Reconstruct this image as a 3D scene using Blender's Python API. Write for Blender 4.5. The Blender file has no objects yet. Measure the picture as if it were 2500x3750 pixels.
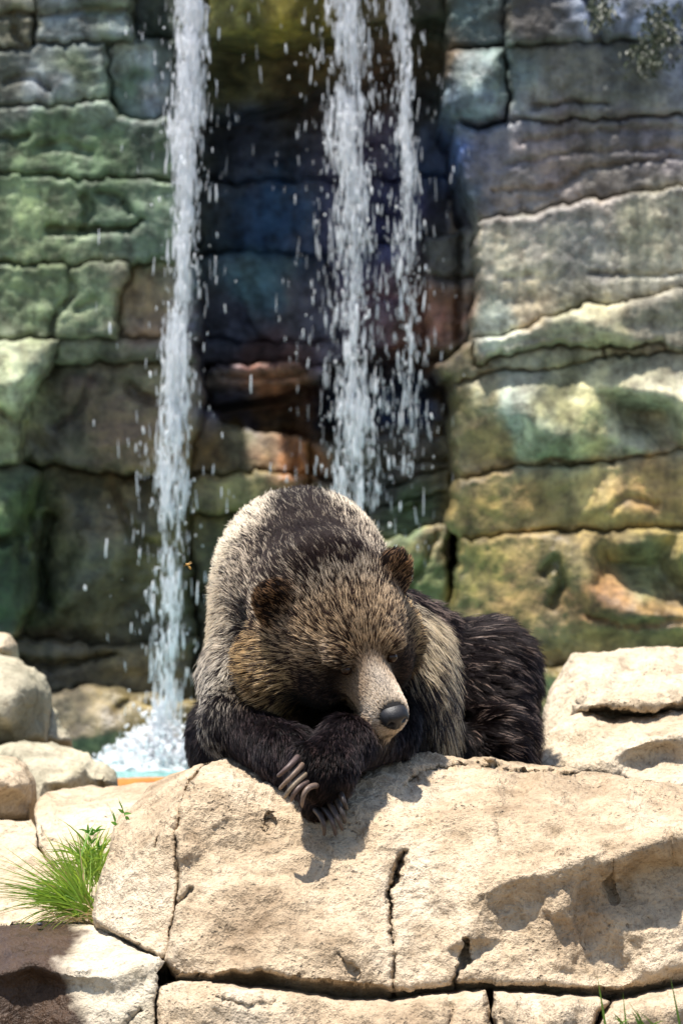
import bpy, math, random
import numpy as np
from mathutils import Vector, Matrix, kdtree
from mathutils.geometry import delaunay_2d_cdt

random.seed(7)
rng = np.random.default_rng(7)
scene = bpy.context.scene

# ------------------------------------------------------------------ camera
EYE = 1.75                      # lens height above the ground, camera at x = y = 0 looking along +Y
FPX = 15625.0                   # focal length in pixels of the 2500 px wide photograph (150 mm on 24 mm)
cam_d = bpy.data.cameras.new('camera')
cam = bpy.data.objects.new('camera', cam_d)
scene.collection.objects.link(cam)
cam.location = (0, 0, EYE)
cam.rotation_euler = (math.radians(90), 0, 0)
cam_d.sensor_fit = 'HORIZONTAL'
cam_d.sensor_width = 24.0
cam_d.lens = 150.0
cam_d.clip_start = 0.1
cam_d.clip_end = 3000
cam_d.dof.use_dof = True
cam_d.dof.focus_distance = 9.42
cam_d.dof.aperture_fstop = 4.8
scene.camera = cam

# ------------------------------------------------------------------ sky, sun, exposure
SUN_TO = Vector((-0.17, -0.10, 0.98)).normalized()
world = bpy.data.worlds.new('World')
scene.world = world
world.use_nodes = True
wn = world.node_tree.nodes
sky = wn.new('ShaderNodeTexSky')
sky.sky_type = 'NISHITA'
sky.sun_disc = False
sky.sun_elevation = math.asin(SUN_TO.z)
sky.sun_rotation = math.atan2(SUN_TO.x, SUN_TO.y)
world.node_tree.links.new(sky.outputs[0], wn['Background'].inputs[0])
wn['Background'].inputs[1].default_value = 0.115
sun_d = bpy.data.lights.new('sun', 'SUN')
sun_d.energy = 5.0
sun_d.angle = math.radians(1.2)
sun_d.color = (1.0, 0.955, 0.89)
sun = bpy.data.objects.new('sun', sun_d)
scene.collection.objects.link(sun)
sun.location = SUN_TO * 30
sun.rotation_euler = SUN_TO.to_track_quat('Z', 'Y').to_euler()
scene.view_settings.view_transform = 'Standard'
scene.view_settings.look = 'None'
scene.view_settings.gamma = 1.0
scene.view_settings.use_curve_mapping = False
scene.view_settings.exposure = 1.0
scene.cycles.max_bounces = 7
scene.cycles.diffuse_bounces = 3
scene.cycles.transparent_max_bounces = 16

# ------------------------------------------------------------------ helpers
def W(px, py, d):
    return np.array([(px - 1250.0) / FPX * d, d, EYE - (py - 1875.0) / FPX * d])

def tag(o, label=None, cat=None, group=None, kind=None):
    if label: o['label'] = label
    if cat: o['category'] = cat
    if group: o['group'] = group
    if kind: o['kind'] = kind
    return o

def empty(name, loc, label, cat, group=None):
    o = bpy.data.objects.new(name, None)
    scene.collection.objects.link(o)
    o.location = loc
    o.empty_display_size = 0.1
    return tag(o, label, cat, group)

def link_mesh(name, verts, faces, mat, parent=None, smooth=True, cols=None, origin=None):
    """verts in world space; the object's origin goes to the parent's or to the given point"""
    verts = np.asarray(verts, dtype=np.float64)
    if parent is not None:
        org = np.array(parent['_org']) if '_org' in parent else np.array(parent.location)
    elif origin is not None:
        org = np.asarray(origin)
    else:
        org = np.array([verts[:, 0].mean(), verts[:, 1].mean(), verts[:, 2].min()])
    me = bpy.data.meshes.new(name)
    v = (verts - org).astype(np.float32)
    me.vertices.add(len(v))
    me.vertices.foreach_set('co', v.ravel())
    if isinstance(faces, np.ndarray):
        k = faces.shape[1]
        loops = faces.astype(np.int32).ravel()
        starts = np.arange(len(faces), dtype=np.int32) * k
    else:
        loops = np.concatenate([np.asarray(f, dtype=np.int32) for f in faces])
        ln = np.array([len(f) for f in faces], dtype=np.int32)
        starts = np.concatenate([[0], np.cumsum(ln)[:-1]]).astype(np.int32)
    me.loops.add(len(loops))
    me.loops.foreach_set('vertex_index', loops)
    me.polygons.add(len(starts))
    me.polygons.foreach_set('loop_start', starts)
    me.update(calc_edges=True)
    me.validate()
    if smooth:
        me.polygons.foreach_set('use_smooth', np.ones(len(me.polygons), dtype=bool))
    if cols is not None:
        a = me.color_attributes.new('Col', 'FLOAT_COLOR', 'POINT')
        c4 = np.ones((len(v), 4), dtype=np.float32)
        c4[:, :3] = cols
        a.data.foreach_set('color', c4.ravel())
    if mat is not None:
        me.materials.append(mat)
    o = bpy.data.objects.new(name, me)
    scene.collection.objects.link(o)
    if parent is not None:
        o.parent = parent
    else:
        o.location = org
    o['_org'] = [float(x) for x in org]
    return o

# --- gradient noise in numpy
_perm = np.random.default_rng(3).permutation(256)
_perm = np.concatenate([_perm, _perm, _perm])
_grad = np.random.default_rng(5).normal(size=(256, 3))
_grad /= np.linalg.norm(_grad, axis=1)[:, None]

def perlin(p):
    p = np.asarray(p, dtype=np.float64)
    i = np.floor(p).astype(np.int64)
    f = p - i
    u = f * f * f * (f * (f * 6 - 15) + 10)
    i &= 255
    out = 0
    for dx in (0, 1):
        wx = u[:, 0] if dx else 1 - u[:, 0]
        for dy in (0, 1):
            wy = u[:, 1] if dy else 1 - u[:, 1]
            for dz in (0, 1):
                wz = u[:, 2] if dz else 1 - u[:, 2]
                h = _perm[_perm[_perm[(i[:, 0] + dx) & 255] + ((i[:, 1] + dy) & 255)] + ((i[:, 2] + dz) & 255)]
                g = _grad[h]
                dot = g[:, 0] * (f[:, 0] - dx) + g[:, 1] * (f[:, 1] - dy) + g[:, 2] * (f[:, 2] - dz)
                out = out + wx * wy * wz * dot
    return out * 1.6

def fbm(p, octaves=4, lac=2.03, gain=0.5):
    a, s, out = 1.0, 1.0, 0
    for k in range(octaves):
        out = out + a * perlin(np.asarray(p) * s + 17.3 * k)
        a *= gain
        s *= lac
    return out

def seg_dist(P, poly, closed=False):
    A = np.asarray(poly, dtype=np.float64)
    B = np.roll(A, -1, 0) if closed else A[1:]
    A = A if closed else A[:-1]
    best = np.full(len(P), 1e9)
    for a, b in zip(A, B):
        ab = b - a
        t = np.clip(((P - a) @ ab) / max(ab @ ab, 1e-9), 0, 1)
        q = P - a - t[:, None] * ab
        best = np.minimum(best, q[:, 0] ** 2 + q[:, 1] ** 2)
    return np.sqrt(best)

def inside(P, poly):
    poly = np.asarray(poly)
    r = np.zeros(len(P), dtype=bool)
    A, B = poly, np.roll(poly, -1, 0)
    for (x1, y1), (x2, y2) in zip(A, B):
        c = (y1 > P[:, 1]) != (y2 > P[:, 1])
        if y1 != y2:
            r ^= c & (P[:, 0] < (x2 - x1) * (P[:, 1] - y1) / (y2 - y1) + x1)
    return r

def tri_interp(ctrl, P):
    """piecewise linear depth over the triangulated control points"""
    xy = [Vector((c[0], c[1])) for c in ctrl]
    vs, es, fs, ov, oe, of = delaunay_2d_cdt(xy, [], [], 0, 1e-4)
    val = np.zeros(len(vs))
    for k, src in enumerate(ov):
        val[k] = ctrl[src[0]][2]
    V = np.array([(v.x, v.y) for v in vs])
    out = np.full(len(P), np.nan)
    for f in fs:
        a, b, c = V[f[0]], V[f[1]], V[f[2]]
        det = (b[1] - c[1]) * (a[0] - c[0]) + (c[0] - b[0]) * (a[1] - c[1])
        if abs(det) < 1e-9:
            continue
        l1 = ((b[1] - c[1]) * (P[:, 0] - c[0]) + (c[0] - b[0]) * (P[:, 1] - c[1])) / det
        l2 = ((c[1] - a[1]) * (P[:, 0] - c[0]) + (a[0] - c[0]) * (P[:, 1] - c[1])) / det
        l3 = 1 - l1 - l2
        m = (l1 > -1e-6) & (l2 > -1e-6) & (l3 > -1e-6)
        out[m] = l1[m] * val[f[0]] + l2[m] * val[f[1]] + l3[m] * val[f[2]]
    bad = np.isnan(out)
    if bad.any():
        C = np.array([(c[0], c[1]) for c in ctrl]); D = np.array([c[2] for c in ctrl])
        for k in np.nonzero(bad)[0]:
            out[k] = D[np.argmin(((C - P[k]) ** 2).sum(1))]
    return out

def rock(name, outline, mat, pts=(), step=9.0, d=None, rnd=22.0, rdep=0.05, jag=5.0, smooth_it=6,
         amp=0.012, freq=(5, 5, 5), fine=0.003, back=0.5, drop=0.15, shrink=0.06, creases=(), parent=None,
         colfn=None, seed=0.0, noise_oct=5):
    """a solid stone: its face follows traced edges and measured depths, edges are rounded, body runs back"""
    ol = [(p[0], p[1], p[2] if len(p) > 2 else d) for p in outline]
    # resample outline
    ring = []
    for (x1, y1, d1), (x2, y2, d2) in zip(ol, ol[1:] + ol[:1]):
        n = max(1, int(round(math.hypot(x2 - x1, y2 - y1) / step)))
        for k in range(n):
            t = k / n
            ring.append((x1 + (x2 - x1) * t, y1 + (y2 - y1) * t))
    ring = np.array(ring)
    if jag > 0:
        q = np.column_stack([ring / 60.0, np.full(len(ring), 2.5)])
        ring = ring + jag * 1.6 * np.column_stack([fbm(q, 4), fbm(q + 40.0, 4)])
    x0, y0 = ring.min(0); x1, y1 = ring.max(0)
    hs = step * 0.9
    ys = np.arange(y0, y1, hs)
    g = []
    for k, y in enumerate(ys):
        xs = np.arange(x0 + (k % 2) * step * 0.5, x1, step)
        g.append(np.column_stack([xs, np.full(len(xs), y)]))
    g = np.concatenate(g) if g else np.zeros((0, 2))
    g = g + rng.uniform(-0.22, 0.22, g.shape) * step
    g = g[inside(g, ring)]
    if len(g):
        g = g[seg_dist(g, ring, True) > step * 0.55]
    P = np.concatenate([ring, g])
    nr = len(ring)
    vs, es, fs, ov, oe, of = delaunay_2d_cdt([Vector((a, b)) for a, b in P], [(k, (k + 1) % nr) for k in range(nr)], [], 1, 1e-5)
    P2 = np.array([(v.x, v.y) for v in vs])
    F = np.array([f[:3] for f in fs], dtype=np.int64)
    # boundary = edges used once
    E = np.concatenate([F[:, [0, 1]], F[:, [1, 2]], F[:, [2, 0]]])
    key = np.sort(E, 1)
    kk = key[:, 0] * (len(P2) + 1) + key[:, 1]
    uq, inv, cnt = np.unique(kk, return_inverse=True, return_counts=True)
    bedge = E[cnt[inv] == 1]
    ctrl = list(ol) + [tuple(p) for p in pts]
    dep = tri_interp(ctrl, P2) if (pts or any(abs(o[2] - ol[0][2]) > 1e-6 for o in ol)) else np.full(len(P2), ol[0][2])
    deg = np.bincount(np.concatenate([E[:, 0], E[:, 1]]), minlength=len(P2)).astype(float)
    deg[deg == 0] = 1
    for _ in range(smooth_it):
        s = np.bincount(E[:, 0], dep[E[:, 1]], len(P2)) + np.bincount(E[:, 1], dep[E[:, 0]], len(P2))
        dep = 0.35 * dep + 0.65 * s / deg
    ed = seg_dist(P2, ring, True)
    e = np.clip(ed / rnd, 0, 1)
    dep = dep + rdep * (1 - np.sqrt(np.clip(1 - (1 - e) ** 2, 0, 1)))
    for cr in creases:
        line, w, cd = cr[:3]
        q = np.column_stack([P2 / 45.0, np.full(len(P2), 7.7)])
        Pw = P2 + 9.0 * np.column_stack([fbm(q, 3), fbm(q + 31.0, 3)])
        t = seg_dist(Pw, line)
        dep = dep + cd * np.exp(-(t / w) ** 2)
    V = np.column_stack([(P2[:, 0] - 1250) / FPX * dep, dep, EYE - (P2[:, 1] - 1875) / FPX * dep])
    # face normals -> vertex normals, then noise displacement
    def vnorm(V):
        fn = np.cross(V[F[:, 1]] - V[F[:, 0]], V[F[:, 2]] - V[F[:, 0]])
        N = np.zeros_like(V)
        for k in range(3):
            for c in range(3):
                N[:, c] += np.bincount(F[:, k], fn[:, c], len(V))
        N /= np.linalg.norm(N, axis=1)[:, None] + 1e-12
        return N
    N = vnorm(V)
    if (N[:, 1] > 0).mean() > 0.5:
        F = F[:, ::-1]; bedge = bedge[:, ::-1]; N = -N
    fr = np.array(freq)
    disp = amp * fbm(V * fr + seed, noise_oct, gain=0.52)
    disp += fine * fbm(V * 38.0 + seed * 2, 3, gain=0.6)
    disp *= np.clip(ed / (rnd * 0.5), 0.25, 1)
    V = V + N * disp[:, None]
    # body behind the face
    bidx = np.unique(bedge)
    remap = -np.ones(len(V), dtype=np.int64)
    c = V[bidx].mean(0)
    Bv = V[bidx].copy()
    B1 = Bv + (c - Bv) * np.array([shrink, 0, shrink]) + np.array([0, back * 0.5, -drop * back * 0.5])
    B2 = Bv + (c - Bv) * np.array([shrink * 3, 0, shrink * 3]) + np.array([0, back, -drop * back])
    B2[:, 1] = B2[:, 1] * 0.3 + (c[1] + back) * 0.7
    nV = len(V); m = len(bidx)
    remap[bidx] = np.arange(m)
    a, b = bedge[:, 0], bedge[:, 1]
    ra, rb = remap[a], remap[b]
    q1 = np.column_stack([b, a, nV + ra, nV + rb])
    q2 = np.column_stack([nV + rb, nV + ra, nV + m + ra, nV + m + rb])
    cap = np.column_stack([nV + m + rb, nV + m + ra, np.full(len(a), nV + 2 * m)])
    Vall = np.concatenate([V, B1, B2, B2.mean(0)[None]])
    faces = list(F) + list(q1) + list(q2) + list(cap)
    cols = None
    if colfn is not None:
        Pall = np.column_stack([1250 + Vall[:, 0] * FPX / Vall[:, 1], 1875 - (Vall[:, 2] - EYE) * FPX / Vall[:, 1]])
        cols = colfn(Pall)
    return link_mesh(name, Vall, faces, mat, parent=parent, cols=cols)

# ------------------------------------------------------------------ materials
def new_mat(name):
    m = bpy.data.materials.new(name)
    m.use_nodes = True
    nt = m.node_tree
    return m, nt, nt.nodes['Principled BSDF']

def N_(nt, t, **kw):
    n = nt.nodes.new(t)
    for k, v in kw.items():
        setattr(n, k, v)
    return n

def noise_node(nt, vec, scale, detail=6, rough=0.6, dist=0.0):
    n = N_(nt, 'ShaderNodeTexNoise')
    n.inputs['Scale'].default_value = scale
    n.inputs['Detail'].default_value = detail
    n.inputs['Roughness'].default_value = rough
    n.inputs['Distortion'].default_value = dist
    nt.links.new(vec, n.inputs['Vector'])
    return n

def ramp_node(nt, fac, stops):
    r = N_(nt, 'ShaderNodeValToRGB')
    cr = r.color_ramp
    while len(cr.elements) < len(stops):
        cr.elements.new(0.5)
    for e, (p, c) in zip(cr.elements, stops):
        e.position = p
        e.color = (*c, 1) if len(c) == 3 else c
    nt.links.new(fac, r.inputs[0])
    return r

def mix_node(nt, fac, a, b, mode='MIX'):
    m = N_(nt, 'ShaderNodeMix', data_type='RGBA', blend_type=mode)
    for sock, val in ((m.inputs[0], fac), (m.inputs[6], a), (m.inputs[7], b)):
        if hasattr(val, 'is_output'):
            nt.links.new(val, sock)
        elif isinstance(val, (int, float)):
            sock.default_value = val
        else:
            sock.default_value = (*val, 1)
    return m.outputs[2]

def rock_material(name, c_lo, c_mid, c_hi, pit=(0.10, 0.075, 0.05), pit_amt=0.55, bump=0.5, rough=0.9, streak=0.0,
                  vcol=False, wet=0.0, grain=90.0, stain=None):
    m, nt, bs = new_mat(name)
    geo = N_(nt, 'ShaderNodeNewGeometry')
    pos = geo.outputs['Position']
    mp = N_(nt, 'ShaderNodeMapping')
    mp.inputs['Scale'].default_value = (1.0, 1.0, 1.0)
    nt.links.new(pos, mp.inputs[0])
    big = noise_node(nt, mp.outputs[0], 3.2, 5, 0.62, 0.3)
    mid = noise_node(nt, mp.outputs[0], 17.0, 5, 0.65, 0.2)
    fin = noise_node(nt, mp.outputs[0], grain, 3, 0.7)
    base = ramp_node(nt, big.outputs[0], [(0.32, c_lo), (0.5, c_mid), (0.70, c_hi)]).outputs[0]
    if vcol:
        at = N_(nt, 'ShaderNodeVertexColor', layer_name='Col')
        v = ramp_node(nt, mid.outputs[0], [(0.28, (0.50, 0.48, 0.46)), (0.5, (0.95, 0.95, 0.95)), (0.72, (1.45, 1.42, 1.32))]).outputs[0]
        v2 = ramp_node(nt, big.outputs[0], [(0.3, (0.62, 0.60, 0.56)), (0.5, (1, 1, 1)), (0.7, (1.3, 1.3, 1.22))]).outputs[0]
        base = mix_node(nt, 1.0, at.outputs[0], v, 'MULTIPLY')
        base = mix_node(nt, 1.0, base, v2, 'MULTIPLY')
    if streak > 0:      # mineral and algae runs down the face
        ms = N_(nt, 'ShaderNodeMapping')
        ms.inputs['Scale'].default_value = (7.5, 7.5, 0.55)
        nt.links.new(pos, ms.inputs[0])
        st = noise_node(nt, ms.outputs[0], 1.0, 4, 0.6, 0.4)
        sr = ramp_node(nt, st.outputs[0], [(0.40, (0.42, 0.44, 0.40)), (0.52, (1, 1, 1)), (0.66, (1.25, 1.22, 1.05))]).outputs[0]
        base = mix_node(nt, streak, base, mix_node(nt, 1.0, base, sr, 'MULTIPLY'))
    tone = ramp_node(nt, mid.outputs[0], [(0.3, (0.62, 0.59, 0.55)), (0.52, (1, 1, 1)), (0.75, (1.12, 1.11, 1.09))]).outputs[0]
    base = mix_node(nt, 1.0, base, tone, 'MULTIPLY')
    gr = ramp_node(nt, fin.outputs[0], [(0.30, (0.50, 0.47, 0.43)), (0.47, (1, 1, 1)), (0.75, (1.12, 1.12, 1.1))]).outputs[0]
    base = mix_node(nt, 0.8, base, mix_node(nt, 1.0, base, gr, 'MULTIPLY'))
    # pits gathered in patches
    vo = N_(nt, 'ShaderNodeTexVoronoi')
    vo.inputs['Scale'].default_value = 70.0
    dist = noise_node(nt, mp.outputs[0], 40.0, 3, 0.6)
    va = N_(nt, 'ShaderNodeVectorMath', operation='MULTIPLY_ADD')
    va.inputs[1].default_value = (0.02, 0.02, 0.02)
    nt.links.new(dist.outputs[1], va.inputs[0]); nt.links.new(pos, va.inputs[2])
    nt.links.new(va.outputs[0], vo.inputs['Vector'])
    pr = ramp_node(nt, vo.outputs['Distance'], [(0.12, (1, 1, 1)), (0.30, (0, 0, 0))])
    patch = noise_node(nt, mp.outputs[0], 6.5, 3, 0.65)
    pp = ramp_node(nt, patch.outputs[0], [(0.52, (0, 0, 0)), (0.66, (1, 1, 1))])
    pm = N_(nt, 'ShaderNodeMath', operation='MULTIPLY')
    nt.links.new(pr.outputs[0], pm.inputs[0]); nt.links.new(pp.outputs[0], pm.inputs[1])
    pa = N_(nt, 'ShaderNodeMath', operation='MULTIPLY')
    nt.links.new(pm.outputs[0], pa.inputs[0]); pa.inputs[1].default_value = pit_amt
    base = mix_node(nt, pa.outputs[0], base, pit)
    if stain is not None:               # (axis value from world position, edges) wet stain with its own shape
        base, bs_r = stain(nt, pos, base, bs)
    nt.links.new(base, bs.inputs['Base Color'])
    if stain is None:
        bs.inputs['Roughness'].default_value = rough
    bs.inputs['Specular IOR Level'].default_value = 0.25
    if wet > 0:
        wr = ramp_node(nt, big.outputs[0], [(0.40, (rough,) * 3), (0.62, (max(0.18, rough - wet),) * 3)])
        nt.links.new(wr.outputs[0], bs.inputs['Roughness'])
        bs.inputs['Specular IOR Level'].default_value = 0.5
    # relief
    h = N_(nt, 'ShaderNodeMath', operation='MULTIPLY_ADD')
    nt.links.new(mid.outputs[0], h.inputs[0]); h.inputs[1].default_value = 1.6
    nt.links.new(fin.outputs[0], h.inputs[2])
    h2 = N_(nt, 'ShaderNodeMath', operation='MULTIPLY_ADD')
    nt.links.new(pm.outputs[0], h2.inputs[0]); h2.inputs[1].default_value = -1.3
    nt.links.new(h.outputs[0], h2.inputs[2])
    b = N_(nt, 'ShaderNodeBump')
    b.inputs['Strength'].default_value = bump
    b.inputs['Distance'].default_value = 0.012
    nt.links.new(h2.outputs[0], b.inputs['Height'])
    nt.links.new(b.outputs[0], bs.inputs['Normal'])
    return m

M_TAN = rock_material('tan_rock', (0.30, 0.215, 0.135), (0.45, 0.345, 0.23), (0.56, 0.46, 0.34), grain=110.0, bump=0.9)
M_TAN_FAR = rock_material('far_tan_rock', (0.38, 0.29, 0.19), (0.46, 0.37, 0.26), (0.52, 0.44, 0.33), grain=80.0, bump=0.8)  # tan rock of the farther ledges and boulders
M_GREY = rock_material('grey_green_rock', (0.26, 0.24, 0.17), (0.36, 0.32, 0.23), (0.45, 0.40, 0.30), grain=80.0, bump=0.5, streak=0.4)
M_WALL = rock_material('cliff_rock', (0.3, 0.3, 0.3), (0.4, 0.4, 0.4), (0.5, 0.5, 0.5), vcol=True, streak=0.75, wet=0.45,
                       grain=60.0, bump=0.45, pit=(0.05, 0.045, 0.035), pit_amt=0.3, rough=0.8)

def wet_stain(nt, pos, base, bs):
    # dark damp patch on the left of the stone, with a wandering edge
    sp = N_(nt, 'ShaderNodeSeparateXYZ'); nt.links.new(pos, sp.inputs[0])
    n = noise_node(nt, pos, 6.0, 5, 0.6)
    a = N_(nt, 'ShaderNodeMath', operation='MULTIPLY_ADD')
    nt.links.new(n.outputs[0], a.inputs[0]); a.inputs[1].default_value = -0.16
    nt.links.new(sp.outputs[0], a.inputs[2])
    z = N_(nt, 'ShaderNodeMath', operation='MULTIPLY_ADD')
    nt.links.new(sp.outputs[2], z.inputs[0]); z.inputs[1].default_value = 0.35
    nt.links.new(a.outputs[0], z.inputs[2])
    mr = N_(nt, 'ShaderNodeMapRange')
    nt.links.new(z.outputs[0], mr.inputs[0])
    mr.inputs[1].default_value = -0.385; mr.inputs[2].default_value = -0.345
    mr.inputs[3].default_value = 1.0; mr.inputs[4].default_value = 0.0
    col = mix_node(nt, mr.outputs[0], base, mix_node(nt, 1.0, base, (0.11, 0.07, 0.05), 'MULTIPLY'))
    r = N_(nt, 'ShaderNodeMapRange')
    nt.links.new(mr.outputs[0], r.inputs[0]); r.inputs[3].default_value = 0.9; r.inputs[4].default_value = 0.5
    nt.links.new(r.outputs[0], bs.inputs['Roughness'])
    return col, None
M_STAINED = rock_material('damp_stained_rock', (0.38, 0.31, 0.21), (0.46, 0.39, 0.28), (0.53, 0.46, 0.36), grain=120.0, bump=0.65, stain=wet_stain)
M_RIM = rock_material('orange_rim_rock', (0.34, 0.12, 0.025), (0.42, 0.16, 0.035), (0.45, 0.2, 0.06), bump=0.3)
M_MOSS = rock_material('yellow_moss_rock', (0.28, 0.22, 0.05), (0.40, 0.31, 0.06), (0.46, 0.30, 0.08), bump=0.5)
M_SOIL = rock_material('soil', (0.10, 0.08, 0.05), (0.16, 0.13, 0.09), (0.22, 0.18, 0.12), bump=0.6)

# ------------------------------------------------------------------ ground, terrace, pool
def grid_sheet(name, x0, x1, y0, y1, nx, ny, zf, mat):
    xs = np.linspace(x0, x1, nx); ys = np.linspace(y0, y1, ny)
    X, Y = np.meshgrid(xs, ys)
    V = np.column_stack([X.ravel(), Y.ravel(), np.zeros(X.size)])
    V[:, 2] = zf(V)
    i = np.arange(nx * ny).reshape(ny, nx)
    F = np.column_stack([i[:-1, :-1].ravel(), i[:-1, 1:].ravel(), i[1:, 1:].ravel(), i[1:, :-1].ravel()])
    o = link_mesh(name, V, F, mat, origin=(0, 0, 0))
    o['kind'] = 'structure'
    return o

grid_sheet('ground', -600, 600, -600, 600, 61, 61, lambda V: np.zeros(len(V)), M_SOIL)

# raised rock terrace behind the front boulders: a solid block that carries the bear, the boulders and the pool
def terrace():
    nx, ny = 60, 70
    xs = np.linspace(-2.6, 2.6, nx); ys = np.linspace(9.35, 16.9, ny)
    X, Y = np.meshgrid(xs, ys)
    top = np.column_stack([X.ravel(), Y.ravel(), np.full(X.size, 0.80)])
    top[:, 2] += 0.03 * fbm(top * 2.0, 4)
    i = np.arange(nx * ny).reshape(ny, nx)
    F = list(np.column_stack([i[:-1, :-1].ravel(), i[:-1, 1:].ravel(), i[1:, 1:].ravel(), i[1:, :-1].ravel()]))
    rim = list(i[0, :]) + list(i[1:, -1]) + list(i[-1, :-1][::-1]) + list(i[1:-1, 0][::-1])
    bot = top[rim].copy(); bot[:, 2] = -0.02
    n0 = len(top); k = len(rim)
    for a in range(k):
        b = (a + 1) % k
        F.append((rim[b], rim[a], n0 + a, n0 + b))
    o = link_mesh('terrace', np.concatenate([top, bot]), F, M_SOIL, origin=(0, 0, 0))
    o['kind'] = 'structure'
terrace()

m, nt, bs = new_mat('pool_water')
bs.inputs['Base Color'].default_value = (0.10, 0.30, 0.27, 1)
bs.inputs['Roughness'].default_value = 0.12
bs.inputs['IOR'].default_value = 1.33
geo = N_(nt, 'ShaderNodeNewGeometry')
nn = noise_node(nt, geo.outputs['Position'], 22.0, 4, 0.6)
bp = N_(nt, 'ShaderNodeBump'); bp.inputs['Strength'].default_value = 0.5; bp.inputs['Distance'].default_value = 0.02
nt.links.new(nn.outputs[0], bp.inputs['Height']); nt.links.new(bp.outputs[0], bs.inputs['Normal'])
M_POOL = m
POOL_Z = 0.955
grid_sheet('pool_water', -2.4, 2.4, 12.45, 15.6, 40, 40, lambda V: POOL_Z + 0.006 * fbm(V * 6.0, 3), M_POOL)

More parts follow.
